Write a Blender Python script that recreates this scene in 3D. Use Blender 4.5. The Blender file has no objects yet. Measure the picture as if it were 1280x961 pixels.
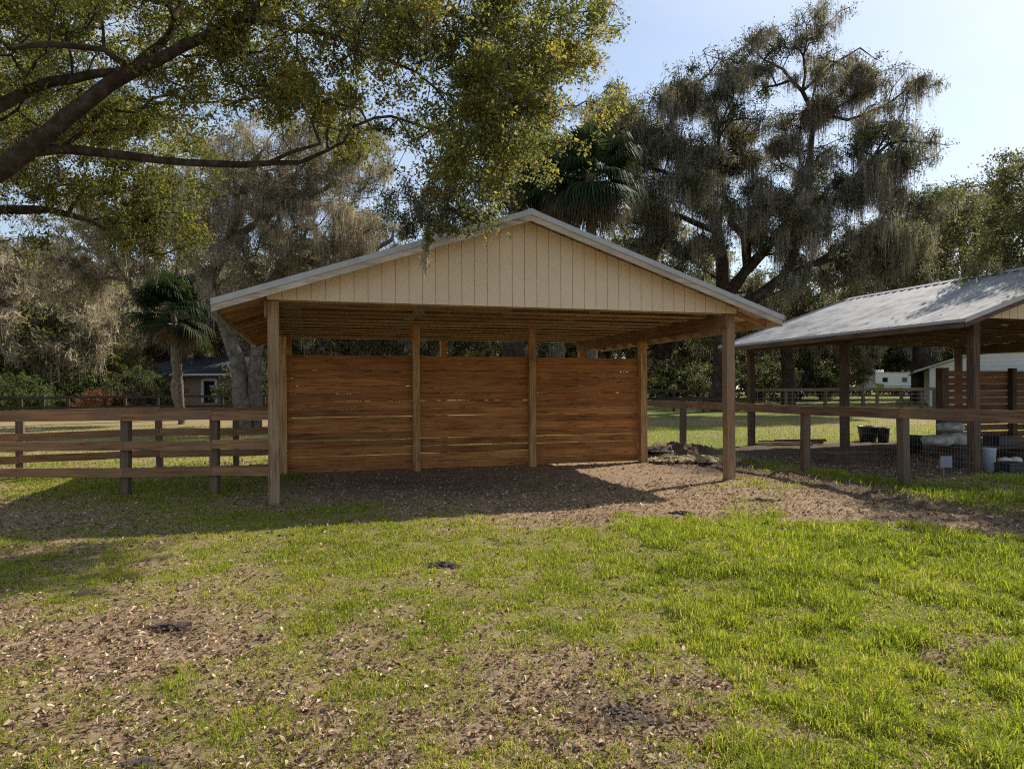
import bpy, math, random
import numpy as np
from mathutils import Matrix, Vector

SEED = 7
random.seed(SEED)
RNG = np.random.default_rng(SEED)
scene = bpy.context.scene
COL = scene.collection

# ------------------------------------------------------------------ camera model (photo 1280 x 961)
F, HZ, CX, ROLL, EYE = 865.0, 490.0, 640.0, -0.0055, 1.55
CR, SR = math.cos(ROLL), math.sin(ROLL)

def sstep(a, b, x):
    t = np.clip((x - a) / (b - a), 0, 1)
    return t * t * (3 - 2 * t)

def at(px, py, Y):
    du, dv = px - CX, py - HZ
    u = du * CR + dv * SR
    v = -du * SR + dv * CR
    return np.array([u * Y / F, Y, EYE - v * Y / F])

def proj(x, y, z):
    u = F * x / y
    v = -F * (z - EYE) / y
    return CX + u * CR - v * SR, HZ + u * SR + v * CR

# ------------------------------------------------------------------ noise
_perm = np.random.default_rng(3).random((256, 256))
def vnoise(x, y):
    xi, yi = np.floor(x).astype(int), np.floor(y).astype(int)
    fx, fy = x - xi, y - yi
    fx, fy = fx * fx * (3 - 2 * fx), fy * fy * (3 - 2 * fy)
    a = _perm[xi % 256, yi % 256]; b = _perm[(xi + 1) % 256, yi % 256]
    c = _perm[xi % 256, (yi + 1) % 256]; d = _perm[(xi + 1) % 256, (yi + 1) % 256]
    return (a * (1 - fx) + b * fx) * (1 - fy) + (c * (1 - fx) + d * fx) * fy
def fbm(x, y, o=4):
    s, a, t = 0, 1, 0
    for i in range(o):
        s = s + a * vnoise(x * 2 ** i + 17.3 * i, y * 2 ** i + 5.1 * i); t += a; a *= .55
    return s / t

# ------------------------------------------------------------------ terrain
def terrain(x, y):
    x = np.asarray(x, float); y = np.asarray(y, float)
    z = 0.8 * sstep(15, 65, y)
    near = 1 - sstep(25, 45, y)
    z = z + near * ((fbm(x * .6, y * .6, 3) - .5) * .07 + (fbm(x * 4, y * 4, 4) - .5) * .06 + (np.abs(fbm(x * 1.9 + 7, y * 1.9, 2) - .5) < .03) * 0)
    # trampled clods beside the shelter and along the wire fence
    h = lambda cx, cy, rx, ry: np.exp(-(((x - cx) / rx) ** 2 + ((y - cy) / ry) ** 2))
    cl = fbm(x * 9 + 40, y * 9, 4)
    z = z + .22 * h(4.2, 16.2, 1.0, .8) * (.4 + 1.3 * cl) + .16 * h(3.3, 16.6, .8, .5) * (.3 + 1.3 * cl)
    line = (x - (6.0 - .264 * (y - 11)))
    z = z + .10 * np.exp(-((line + .5) / .45) ** 2) * sstep(5, 8, y) * (1 - sstep(14, 18, y)) * (.1 + 1.6 * (cl - .3))
    return z

# grass cover, laid out on the ground from what grows where in the place
COVER = [ # u, v, ru, rv, amount
 (1010, 765, 330, 100, .75), (880, 690, 260, 42, .55), (1180, 900, 170, 90, .6), (1130, 730, 250, 60, .3), (1000, 690, 300, 30, .3),
 (430, 680, 330, 34, .55), (640, 735, 160, 26, .2), (150, 612, 70, 10, .5), (60, 600, 90, 14, .7), (260, 600, 160, 9, .45),
 (330, 650, 150, 14, .35), (960, 612, 55, 12, .35), (110, 745, 110, 22, .35), (700, 780, 120, 30, .25), (360, 770, 90, 25, .15), (1150, 900, 120, 60, .3), (820, 730, 120, 25, .3),
 (1000, 618, 60, 13, -.7), (1060, 634, 70, 15, -1), (1140, 647, 80, 16, -1), (1235, 662, 80, 18, -1.1), (1010, 604, 40, 8, -.5), (1200, 640, 90, 10, -.6), (500, 800, 120, 40, .15),
 (740, 860, 170, 45, -.7), (820, 925, 150, 35, -.45), (580, 755, 70, 30, -.3), (560, 700, 45, 12, -.4), (150, 800, 160, 36, -.5),
 (1195, 828, 60, 22, -.8), (1130, 648, 200, 11, -.6), (1270, 665, 140, 13, -.7), (740, 640, 120, 18, -.85), (760, 600, 120, 30, -1.1), (850, 632, 100, 16, -.6),
 (560, 604, 230, 20, -1.2), (60, 655, 110, 26, -.7), (280, 800, 110, 25, -.3), (880, 578, 60, 22, -.9), (520, 610, 160, 16, -.4),
 (1060, 612, 100, 12, -.5), (230, 705, 110, 16, -.35), (170, 885, 130, 40, -.2), (440, 850, 200, 50, -.1), (620, 680, 60, 12, -.2), (80, 560, 200, 8, -.5),
]
YAW, OX, OY, SW, SD, DW = .2833, -3.458, 9.787, 7.61, 6.85, 3.32
def cover(x, y):
    x = np.asarray(x, float); y = np.asarray(y, float)
    yy = np.maximum(y, 1.2)
    u, v = proj(x, yy, 0.8 * sstep(15, 65, yy))
    u = u + (fbm(x * 1.3 + 9, y * 1.3, 3) - .5) * 120
    v = v + (fbm(x * 1.3 - 9, y * 1.3 + 30, 3) - .5) * 50
    m = .535 + 0 * x
    for a, b, ra, rb, w in COVER:
        m = m + w * np.exp(-(((u - a) / ra) ** 2 + ((v - b) / rb) ** 2))
    m = m + (fbm(x * 2.2, y * 2.2, 4) - .5) * 1.3 + (fbm(x * 9, y * 9, 3) - .5) * 1.1
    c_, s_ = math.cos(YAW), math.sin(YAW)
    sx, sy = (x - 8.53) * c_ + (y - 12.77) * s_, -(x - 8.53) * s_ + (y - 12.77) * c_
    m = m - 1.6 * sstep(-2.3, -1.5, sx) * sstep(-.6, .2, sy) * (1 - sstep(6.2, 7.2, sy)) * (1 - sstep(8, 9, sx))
    return np.clip(m, 0, 1)

# ------------------------------------------------------------------ object helpers
def tag(o, label=None, cat=None, group=None, kind=None):
    if label: o['label'] = label
    if cat: o['category'] = cat
    if group: o['group'] = group
    if kind: o['kind'] = kind
    return o

def thing(name, label, cat, loc=(0, 0, 0), rz=0.0, group=None):
    o = bpy.data.objects.new(name, None); COL.objects.link(o)
    o.location = tuple(float(c) for c in loc); o.rotation_euler = (0, 0, rz); o.empty_display_size = .2
    return tag(o, label, cat, group)

def mk(name, V, faces, mat, parent=None, attrs=None, smooth=False, off=None):
    """faces: list of int arrays (n,k).  attrs: {name: array per vertex}."""
    V = np.asarray(V, dtype=np.float32).reshape(-1, 3)
    if off is not None: V = V - np.asarray(off, dtype=np.float32)
    me = bpy.data.meshes.new(name)
    faces = [np.asarray(f, dtype=np.int32) for f in faces if len(f)]
    loops = np.concatenate([f.ravel() for f in faces])
    tot = np.concatenate([np.full(len(f), f.shape[1], dtype=np.int32) for f in faces])
    start = np.concatenate([[0], np.cumsum(tot)[:-1]]).astype(np.int32)
    me.vertices.add(len(V)); me.vertices.foreach_set('co', V.ravel())
    me.loops.add(len(loops)); me.loops.foreach_set('vertex_index', loops)
    me.polygons.add(len(tot)); me.polygons.foreach_set('loop_start', start); me.polygons.foreach_set('loop_total', tot)
    me.update(calc_edges=True)
    me.polygons.foreach_set('use_smooth', np.full(len(tot), bool(smooth)))
    for k, a in (attrs or {}).items():
        a = np.asarray(a, dtype=np.float32)
        if a.ndim == 1:
            at_ = me.attributes.new(k, 'FLOAT', 'POINT'); at_.data.foreach_set('value', a)
        else:
            at_ = me.attributes.new(k, 'FLOAT_VECTOR', 'POINT'); at_.data.foreach_set('vector', a.ravel())
    if mat: me.materials.append(mat)
    o = bpy.data.objects.new(name, me); COL.objects.link(o)
    if parent: o.parent = parent
    return o

def copy_tree(o, parent=None):
    c = o.copy(); COL.objects.link(c); c.parent = parent
    for ch in list(o.children): copy_tree(ch, c)
    return c

class MB:
    """collects boards, boxes and lathed pieces; 'g' runs along the grain of each piece, 'rnd' is one number per piece"""
    def __init__(s): s.V = []; s.F = []; s.T = []; s.G = []; s.R = []; s.n = 0
    def add(s, V, quads, G, tris=None, r=None):
        V = np.asarray(V, float); s.V.append(V)
        if len(quads): s.F.append(np.asarray(quads) + s.n)
        if tris is not None and len(tris): s.T.append(np.asarray(tris) + s.n)
        r = random.random() if r is None else r
        s.G.append(np.asarray(G, float) + np.array([r * 37, r * 91, r * 53])); s.R.append(np.full(len(V), r)); s.n += len(V)
    def beam(s, p0, p1, w, h, up=(0, 0, 1), seg=1, wob=0.0, wobh=0.0, cap=True, r=None):
        p0, p1, up = np.array(p0, float), np.array(p1, float), np.array(up, float)
        d = p1 - p0; L = np.linalg.norm(d); d = d / L
        side = np.cross(d, up); side /= np.linalg.norm(side); u = np.cross(side, d)
        ph = random.random() * 9; V = []; G = []
        for i in range(seg + 1):
            t = i / seg
            c = p0 + d * L * t + u * wob * (vnoise(np.array(t * L * 1.1 + ph), np.array(ph)) - .5) * 2
            eh = wobh * (vnoise(np.array(t * L * 1.7 + ph * 3), np.array(ph + 4)) - .5)
            for a, b in ((-1, -1), (1, -1), (1, 1), (-1, 1)):
                V.append(c + side * a * w / 2 + u * b * (h / 2 + (eh if b < 0 else 0)))
                G.append((t * L, a * w / 2, b * h / 2))
        Q = []
        for i in range(seg):
            o = i * 4
            for k in range(4): Q.append((o + k, o + (k + 1) % 4, o + 4 + (k + 1) % 4, o + 4 + k))
        if cap: Q += [(3, 2, 1, 0), (seg * 4, seg * 4 + 1, seg * 4 + 2, seg * 4 + 3)]
        s.add(V, Q, G, r=r)
    def box(s, lo, hi, r=None):
        lo, hi = np.array(lo, float), np.array(hi, float)
        c = (lo + hi) / 2; e = hi - lo
        ax = int(np.argmax(e))
        a, b = [(1, 2), (0, 2), (0, 1)][ax]
        p0, p1 = c.copy(), c.copy(); p0[ax] = lo[ax]; p1[ax] = hi[ax]
        up = np.zeros(3); up[b] = 1
        s.beam(p0, p1, e[a], e[b], up, r=r)
    def lathe(s, c, prof, n=20, r=None, sx=1, sy=1):
        V = []; G = []; Q = []
        for j, (rr, z) in enumerate(prof):
            for i in range(n):
                a = 2 * math.pi * i / n
                V.append((c[0] + sx * rr * math.cos(a), c[1] + sy * rr * math.sin(a), c[2] + z)); G.append((z, rr * math.cos(a), rr * math.sin(a)))
        for j in range(len(prof) - 1):
            for i in range(n): Q.append((j * n + i, j * n + (i + 1) % n, (j + 1) * n + (i + 1) % n, (j + 1) * n + i))
        s.add(V, Q, G, r=r)
    def poly(s, pts, thick, axis=(0, 1, 0), r=None):
        """flat polygon extruded along axis"""
        P0 = np.array(pts, float); P1 = P0 + np.array(axis, float) * thick; n = len(P0)
        V = np.vstack([P0, P1])
        s.add(V, [(i, (i + 1) % n, n + (i + 1) % n, n + i) for i in range(n)], V, r=r)
        k = s.n - 2 * n
        s.fan = getattr(s, 'fan', []); s.fan.append(np.arange(k, k + n)[::-1]); s.fan.append(np.arange(k + n, k + 2 * n))
    def build(s, name, mat, parent=None, off=None, smooth=False, bevel=0):
        f = [np.vstack(s.F)] if s.F else []
        if s.T: f.append(np.vstack(s.T))
        for a in getattr(s, 'fan', []): f.append(a[None, :])
        o = mk(name, np.vstack(s.V), f, mat, parent, {'g': np.vstack(s.G), 'rnd': np.concatenate(s.R)}, smooth, off)
        if bevel:
            m = o.modifiers.new('b', 'BEVEL'); m.width = bevel; m.segments = 2; m.limit_method = 'ANGLE'
        return o

# ------------------------------------------------------------------ materials
def nodes(name):
    m = bpy.data.materials.new(name); m.use_nodes = True
    nt = m.node_tree; nt.nodes.clear(); N = nt.nodes; L = nt.links
    out = N.new('ShaderNodeOutputMaterial')
    return m, N, L, out

def ramp(N, stops, interp='LINEAR'):
    r = N.new('ShaderNodeValToRGB'); r.color_ramp.interpolation = interp
    e = r.color_ramp.elements
    while len(e) > 1: e.remove(e[-1])
    e[0].position = stops[0][0]; e[0].color = (*stops[0][1], 1)
    for p, c in stops[1:]:
        x = e.new(p); x.color = (*c, 1)
    return r

def wood(name, c0, c1, dark=(.06, .03, .015), rough=.75, knots=.5, vary=.35, weather=None):
    m, N, L, out = nodes(name)
    b = N.new('ShaderNodeBsdfPrincipled'); b.inputs['Roughness'].default_value = rough; b.inputs['Specular IOR Level'].default_value = .25
    g = N.new('ShaderNodeAttribute'); g.attribute_name = 'g'
    rn = N.new('ShaderNodeAttribute'); rn.attribute_name = 'rnd'
    mp = N.new('ShaderNodeMapping'); mp.inputs['Scale'].default_value = (1.2, 22, 22); L.new(g.outputs['Vector'], mp.inputs['Vector'])
    n1 = N.new('ShaderNodeTexNoise'); n1.inputs['Scale'].default_value = 1.6; n1.inputs['Detail'].default_value = 6; n1.inputs['Distortion'].default_value = .6
    L.new(mp.outputs[0], n1.inputs['Vector'])
    n2 = N.new('ShaderNodeTexNoise'); n2.inputs['Scale'].default_value = 1.1; n2.inputs['Detail'].default_value = 4
    L.new(g.outputs['Vector'], n2.inputs['Vector'])
    mix = N.new('ShaderNodeMix'); mix.data_type = 'FLOAT'; mix.inputs[0].default_value = .35
    L.new(n1.outputs[0], mix.inputs[2]); L.new(n2.outputs[0], mix.inputs[3])
    r = ramp(N, [(.33, tuple(x * .45 for x in c0)), (.45, c0), (.57, c1), (.7, tuple(min(1, x * 1.25) for x in c1))])
    L.new(mix.outputs[0], r.inputs[0])
    # knots
    mk_ = N.new('ShaderNodeMapping'); mk_.inputs['Scale'].default_value = (1.6, 7, 7); L.new(g.outputs['Vector'], mk_.inputs['Vector'])
    vo = N.new('ShaderNodeTexVoronoi'); vo.inputs['Scale'].default_value = 1.5; L.new(mk_.outputs[0], vo.inputs['Vector'])
    kr = N.new('ShaderNodeMapRange'); kr.inputs['From Min'].default_value = .07; kr.inputs['From Max'].default_value = .22; kr.inputs['To Min'].default_value = knots; kr.inputs['To Max'].default_value = 0
    L.new(vo.outputs['Distance'], kr.inputs['Value'])
    mx = N.new('ShaderNodeMix'); mx.data_type = 'RGBA'; L.new(kr.outputs[0], mx.inputs['Factor']); L.new(r.outputs[0], mx.inputs['A']); mx.inputs['B'].default_value = (*dark, 1)
    # each board a little different
    mr = N.new('ShaderNodeMapRange'); mr.inputs['To Min'].default_value = 1 - vary; mr.inputs['To Max'].default_value = 1 + vary * .6; L.new(rn.outputs['Fac'], mr.inputs['Value'])
    hs = N.new('ShaderNodeHueSaturation'); L.new(mr.outputs[0], hs.inputs['Value']); L.new(mx.outputs['Result'], hs.inputs['Color'])
    last = hs.outputs[0]
    if weather:
        n3 = N.new('ShaderNodeTexNoise'); n3.inputs['Scale'].default_value = 2.3; n3.inputs['Detail'].default_value = 5; L.new(g.outputs['Vector'], n3.inputs['Vector'])
        wr = N.new('ShaderNodeMapRange'); wr.inputs['From Min'].default_value = .42; wr.inputs['From Max'].default_value = .68; wr.inputs['To Max'].default_value = .75; L.new(n3.outputs[0], wr.inputs['Value'])
        w = N.new('ShaderNodeMix'); w.data_type = 'RGBA'; L.new(wr.outputs[0], w.inputs['Factor']); L.new(last, w.inputs['A']); w.inputs['B'].default_value = (*weather, 1)
        last = w.outputs['Result']
    L.new(last, b.inputs['Base Color'])
    bp = N.new('ShaderNodeBump'); bp.inputs['Strength'].default_value = .35; bp.inputs['Distance'].default_value = .01; L.new(n1.outputs[0], bp.inputs['Height']); L.new(bp.outputs[0], b.inputs['Normal'])
    L.new(b.outputs[0], out.inputs[0])
    return m

def plain(name, col, rough=.6, metal=0, noise=.15, scale=6, bump=0, coat=0):
    m, N, L, out = nodes(name)
    b = N.new('ShaderNodeBsdfPrincipled'); b.inputs['Roughness'].default_value = rough; b.inputs['Metallic'].default_value = metal
    tc = N.new('ShaderNodeTexCoord')
    n = N.new('ShaderNodeTexNoise'); n.inputs['Scale'].default_value = scale; n.inputs['Detail'].default_value = 6; L.new(tc.outputs['Object'], n.inputs['Vector'])
    r = ramp(N, [(.3, tuple(c * (1 - noise) for c in col)), (.7, tuple(min(1, c * (1 + noise)) for c in col))]); L.new(n.outputs[0], r.inputs[0])
    L.new(r.outputs[0], b.inputs['Base Color'])
    if bump:
        bp = N.new('ShaderNodeBump'); bp.inputs['Strength'].default_value = bump; bp.inputs['Distance'].default_value = .02; L.new(n.outputs[0], bp.inputs['Height']); L.new(bp.outputs[0], b.inputs['Normal'])
    L.new(b.outputs[0], out.inputs[0])
    return m

def foliage(name, stops, trans=.4, tcol=1.6, rough=.55, spec=.3):
    m, N, L, out = nodes(name)
    rn = N.new('ShaderNodeAttribute'); rn.attribute_name = 'rnd'
    r = ramp(N, stops); L.new(rn.outputs['Fac'], r.inputs[0])
    b = N.new('ShaderNodeBsdfPrincipled'); b.inputs['Roughness'].default_value = rough; b.inputs['Specular IOR Level'].default_value = spec
    L.new(r.outputs[0], b.inputs['Base Color'])
    t = N.new('ShaderNodeBsdfTranslucent')
    mu = N.new('ShaderNodeMix'); mu.data_type = 'RGBA'; mu.blend_type = 'MULTIPLY'; mu.inputs['Factor'].default_value = 1
    L.new(r.outputs[0], mu.inputs['A']); mu.inputs['B'].default_value = (tcol, tcol, tcol * .6, 1); L.new(mu.outputs['Result'], t.inputs[0])
    mx = N.new('ShaderNodeMixShader'); mx.inputs[0].default_value = trans
    L.new(b.outputs[0], mx.inputs[1]); L.new(t.outputs[0], mx.inputs[2]); L.new(mx.outputs[0], out.inputs[0])
    return m

def bark(name, c0, c1, scale=7):
    m, N, L, out = nodes(name)
    b = N.new('ShaderNodeBsdfPrincipled'); b.inputs['Roughness'].default_value = .95; b.inputs['Specular IOR Level'].default_value = .1
    tc = N.new('ShaderNodeTexCoord')
    n = N.new('ShaderNodeTexNoise'); n.inputs['Scale'].default_value = scale; n.inputs['Detail'].default_value = 8; n.inputs['Roughness'].default_value = .7; L.new(tc.outputs['Object'], n.inputs['Vector'])
    n2 = N.new('ShaderNodeTexNoise'); n2.inputs['Scale'].default_value = 1.3; n2.inputs['Detail'].default_value = 3; L.new(tc.outputs['Object'], n2.inputs['Vector'])
    r = ramp(N, [(.32, tuple(c * .45 for c in c0)), (.5, c0), (.7, c1)]); L.new(n.outputs[0], r.inputs[0])
    lich = N.new('ShaderNodeMapRange'); lich.inputs['From Min'].default_value = .55; lich.inputs['From Max'].default_value = .68; lich.inputs['To Max'].default_value = .5; L.new(n2.outputs[0], lich.inputs['Value'])
    mx = N.new('ShaderNodeMix'); mx.data_type = 'RGBA'; L.new(lich.outputs[0], mx.inputs['Factor']); L.new(r.outputs[0], mx.inputs['A']); mx.inputs['B'].default_value = (.12, .12, .10, 1)
    L.new(mx.outputs['Result'], b.inputs['Base Color'])
    bp = N.new('ShaderNodeBump'); bp.inputs['Strength'].default_value = .9; bp.inputs['Distance'].default_value = .04; L.new(n.outputs[0], bp.inputs['Height']); L.new(bp.outputs[0], b.inputs['Normal'])
    L.new(b.outputs[0], out.inputs[0])
    return m

def metal_roof(name):
    m, N, L, out = nodes(name)
    b = N.new('ShaderNodeBsdfPrincipled'); b.inputs['Metallic'].default_value = .55; b.inputs['Roughness'].default_value = .42
    tc = N.new('ShaderNodeTexCoord')
    n = N.new('ShaderNodeTexNoise'); n.inputs['Scale'].default_value = 2.2; n.inputs['Detail'].default_value = 7; L.new(tc.outputs['Object'], n.inputs['Vector'])
    r = ramp(N, [(.34, (.16, .158, .152)), (.47, (.235, .233, .228)), (.6, (.29, .288, .282)), (.75, (.34, .335, .325))]); L.new(n.outputs[0], r.inputs[0]); ge = N.new('ShaderNodeNewGeometry'); mb = N.new('ShaderNodeMix'); mb.data_type = 'RGBA'; L.new(ge.outputs['Backfacing'], mb.inputs['Factor']); L.new(r.outputs[0], mb.inputs['A']); mb.inputs['B'].default_value = (.72, .68, .6, 1)  # back faces coloured pale for daylight bouncing onto the underside
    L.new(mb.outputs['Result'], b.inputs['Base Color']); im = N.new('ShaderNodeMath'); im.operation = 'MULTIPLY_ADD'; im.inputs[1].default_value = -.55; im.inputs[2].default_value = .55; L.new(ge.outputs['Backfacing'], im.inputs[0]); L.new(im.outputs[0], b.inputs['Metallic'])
    r2 = N.new('ShaderNodeMapRange'); r2.inputs['To Min'].default_value = .3; r2.inputs['To Max'].default_value = .6; L.new(n.outputs[0], r2.inputs['Value']); L.new(r2.outputs[0], b.inputs['Roughness'])
    L.new(b.outputs[0], out.inputs[0])
    return m

def brick(name):
    m, N, L, out = nodes(name)
    b = N.new('ShaderNodeBsdfPrincipled'); b.inputs['Roughness'].default_value = .9
    tc = N.new('ShaderNodeTexCoord'); mp = N.new('ShaderNodeMapping'); mp.inputs['Rotation'].default_value = (math.pi / 2, 0, 0); L.new(tc.outputs['Object'], mp.inputs['Vector'])
    t = N.new('ShaderNodeTexBrick'); t.inputs['Scale'].default_value = 1; t.inputs['Brick Width'].default_value = .22; t.inputs['Row Height'].default_value = .075; t.inputs['Mortar Size'].default_value = .012
    t.inputs['Color1'].default_value = (.30, .13, .08, 1); t.inputs['Color2'].default_value = (.40, .22, .14, 1); t.inputs['Mortar'].default_value = (.42, .36, .30, 1)
    L.new(mp.outputs[0], t.inputs['Vector']); L.new(t.outputs[0], b.inputs['Base Color']); L.new(b.outputs[0], out.inputs[0])
    return m

def siding_mat(name):
    m, N, L, out = nodes(name)
    b = N.new('ShaderNodeBsdfPrincipled'); b.inputs['Roughness'].default_value = .7
    g = N.new('ShaderNodeAttribute'); g.attribute_name = 'g'
    mp = N.new('ShaderNodeMapping'); mp.inputs['Scale'].default_value = (30, 1, 2.5); L.new(g.outputs['Vector'], mp.inputs['Vector'])
    n = N.new('ShaderNodeTexNoise'); n.inputs['Scale'].default_value = 2.5; n.inputs['Detail'].default_value = 6; L.new(mp.outputs[0], n.inputs['Vector'])
    n2 = N.new('ShaderNodeTexNoise'); n2.inputs['Scale'].default_value = 1.2; n2.inputs['Detail'].default_value = 5; L.new(g.outputs['Vector'], n2.inputs['Vector'])
    r = ramp(N, [(.25, (.50, .375, .25)), (.42, (.61, .475, .33)), (.7, (.72, .57, .405))]); 
    mix = N.new('ShaderNodeMix'); mix.data_type = 'FLOAT'; mix.inputs[0].default_value = .5; L.new(n.outputs[0], mix.inputs[2]); L.new(n2.outputs[0], mix.inputs[3])
    L.new(mix.outputs[0], r.inputs[0]); L.new(r.outputs[0], b.inputs['Base Color'])
    bp = N.new('ShaderNodeBump'); bp.inputs['Strength'].default_value = .3; bp.inputs['Distance'].default_value = .006; L.new(n.outputs[0], bp.inputs['Height']); L.new(bp.outputs[0], b.inputs['Normal'])
    L.new(b.outputs[0], out.inputs[0])
    return m

def ground_mat():
    m, N, L, out = nodes('ground_soil')
    b = N.new('ShaderNodeBsdfPrincipled'); b.inputs['Roughness'].default_value = .95; b.inputs['Specular IOR Level'].default_value = .1
    tc = N.new('ShaderNodeTexCoord')
    at_ = N.new('ShaderNodeAttribute'); at_.attribute_name = 'cover'
    dk = N.new('ShaderNodeAttribute'); dk.attribute_name = 'soil_and_shade'
    def noise(s, d=6, ro=.6):
        n = N.new('ShaderNodeTexNoise'); n.inputs['Scale'].default_value = s; n.inputs['Detail'].default_value = d; n.inputs['Roughness'].default_value = ro; L.new(tc.outputs['Object'], n.inputs['Vector']); return n
    n1, n2, n3 = noise(22, 10, .8), noise(2.2), noise(90, 3)
    r = ramp(N, [(.34, (.045, .028, .019)), (.46, (.15, .095, .06)), (.55, (.27, .18, .115)), (.66, (.5, .37, .26))]); L.new(n1.outputs[0], r.inputs[0])
    vo = N.new('ShaderNodeTexVoronoi'); vo.inputs['Scale'].default_value = 34; vo.inputs['Randomness'].default_value = 1; L.new(tc.outputs['Object'], vo.inputs['Vector'])
    rv = ramp(N, [(.0, (.18, .11, .065)), (.35, (.36, .24, .14)), (.7, (.5, .38, .25)), (1, (.12, .075, .045))]); L.new(vo.outputs['Color'], rv.inputs[0])
    m1 = N.new('ShaderNodeMix'); m1.data_type = 'RGBA'; m1.inputs['Factor'].default_value = .4; L.new(r.outputs[0], m1.inputs['A']); L.new(rv.outputs[0], m1.inputs['B'])
    # dark trampled earth, and the shade painted under the second shelter
    m2 = N.new('ShaderNodeMix'); m2.data_type = 'RGBA'; L.new(dk.outputs['Fac'], m2.inputs['Factor']); L.new(m1.outputs['Result'], m2.inputs['A'])
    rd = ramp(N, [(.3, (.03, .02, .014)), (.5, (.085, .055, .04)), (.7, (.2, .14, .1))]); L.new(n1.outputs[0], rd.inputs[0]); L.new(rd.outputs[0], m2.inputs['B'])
    # short turf seen from far
    rg = ramp(N, [(.3, (.05, .065, .014)), (.5, (.14, .165, .03)), (.7, (.25, .25, .06))]); L.new(n3.outputs[0], rg.inputs[0])
    mm = N.new('ShaderNodeMath'); mm.operation = 'MULTIPLY_ADD'; mm.inputs[1].default_value = 1.6; mm.inputs[2].default_value = -.8
    L.new(n1.outputs[0], mm.inputs[0])
    ad = N.new('ShaderNodeMath'); ad.operation = 'ADD'; ad.use_clamp = True; L.new(mm.outputs[0], ad.inputs[0]); L.new(at_.outputs['Fac'], ad.inputs[1])
    m3 = N.new('ShaderNodeMix'); m3.data_type = 'RGBA'; L.new(ad.outputs[0], m3.inputs['Factor']); L.new(m2.outputs['Result'], m3.inputs['A']); L.new(rg.outputs[0], m3.inputs['B'])
    L.new(m3.outputs['Result'], b.inputs['Base Color'])
    bp = N.new('ShaderNodeBump'); bp.inputs['Strength'].default_value = .8; bp.inputs['Distance'].default_value = .03; L.new(n1.outputs[0], bp.inputs['Height']); L.new(bp.outputs[0], b.inputs['Normal'])
    L.new(b.outputs[0], out.inputs[0])
    return m

M = {}
M['post'] = wood('treated_post', (.25, .145, .075), (.37, .235, .135), knots=.45, vary=.15, weather=(.24, .18, .12))
M['board'] = wood('wall_board', (.33, .122, .035), (.44, .185, .056), dark=(.06, .02, .008), knots=.75, vary=.28)
M['innerpost'] = wood('inner_post', (.40, .215, .085), (.54, .32, .145), knots=.4, vary=.1)
M['chord_light'] = wood('pale_chord_light', (.42, .30, .2), (.52, .39, .28), knots=.1, vary=.2)  # paler wood carries the ground light on the truss undersides
M['oldboard'] = wood('old_board', (.15, .065, .03), (.22, .10, .048), knots=.4, vary=.3)
M['truss'] = wood('truss_lumber', (.30, .16, .075), (.40, .235, .12), knots=.3, vary=.5)
M['rail'] = wood('fence_rail', (.25, .125, .055), (.35, .185, .085), knots=.4, vary=.25, weather=(.19, .13, .08))
M['oldrail'] = wood('old_rail', (.15, .085, .045), (.22, .13, .075), knots=.5, vary=.25, weather=(.12, .09, .065))
M['railpost'] = wood('fence_post', (.13, .078, .045), (.19, .125, .08), knots=.3, vary=.25, weather=(.11, .09, .07))
M['oldwood'] = wood('old_wood', (.085, .05, .03), (.14, .09, .058), knots=.3, vary=.3)
M['darkfence'] = wood('dark_fence', (.03, .022, .018), (.06, .045, .035), knots=0, vary=.2)
M['siding'] = siding_mat('painted_siding')
M['trim'] = wood('rake_board', (.40, .33, .26), (.5, .43, .34), knots=.1, vary=.1, weather=(.3, .25, .2))
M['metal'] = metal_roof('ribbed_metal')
M['rakemetal'] = plain('rake_trim_metal', (.34, .34, .34), .45, .3, .1)
M['plate'] = plain('truss_plate', (.3, .27, .22), .6, .3)
M['wire'] = plain('galvanised_wire', (.2, .2, .2), .45, .6)
M['plastic'] = plain('black_plastic', (.015, .015, .017), .45)
M['white'] = plain('white_paint', (.74, .74, .72), .55, 0, .06, 1)
M['offwhite'] = plain('offwhite_metal', (.62, .61, .58), .6, 0, .08, .6)
M['bagwhite'] = plain('feed_bag', (.34, .33, .29), .8, 0, .6, 6, .5)
M['bucket'] = plain('pale_bucket', (.42, .5, .58), .5)
M['signgrey'] = plain('sign_grey', (.22, .24, .28), .6)
M['shingle'] = plain('dark_shingle', (.03, .036, .048), .9, 0, .35, 9)
M['brick'] = brick('red_brick')
M['glass'] = plain('dark_glass', (.02, .025, .03), .12)
M['dung'] = plain('dung', (.055, .038, .026), .95, 0, .6, 25, .8)
M['hay'] = plain('old_hay', (.26, .19, .10), .95, 0, .5, 25, .8)
M['bark'] = bark('oak_bark', (.05, .036, .027), (.11, .088, .07))
M['barkpale'] = bark('pale_bark', (.15, .125, .10), (.27, .235, .2), 5)
M['palmbark'] = bark('palm_bark', (.12, .09, .065), (.24, .19, .15), 12)
M['leafnear'] = foliage('near_oak_leaf', [(0, (.032, .044, .015)), (.3, (.08, .096, .027)), (.62, (.165, .168, .045)), (.82, (.27, .225, .06)), (.94, (.38, .25, .08)), (1, (.42, .19, .065))], .5, 1.8)
M['leafolive'] = foliage('olive_leaf', [(0, (.05, .06, .014)), (.5, (.115, .12, .024)), (.85, (.19, .18, .035)), (1, (.26, .2, .06))], .45, 1.7)
M['leafdark'] = foliage('oak_leaf', [(0, (.024, .032, .014)), (.5, (.06, .07, .028)), (.85, (.12, .12, .045)), (1, (.22, .19, .09))], .4, 1.6)
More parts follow.
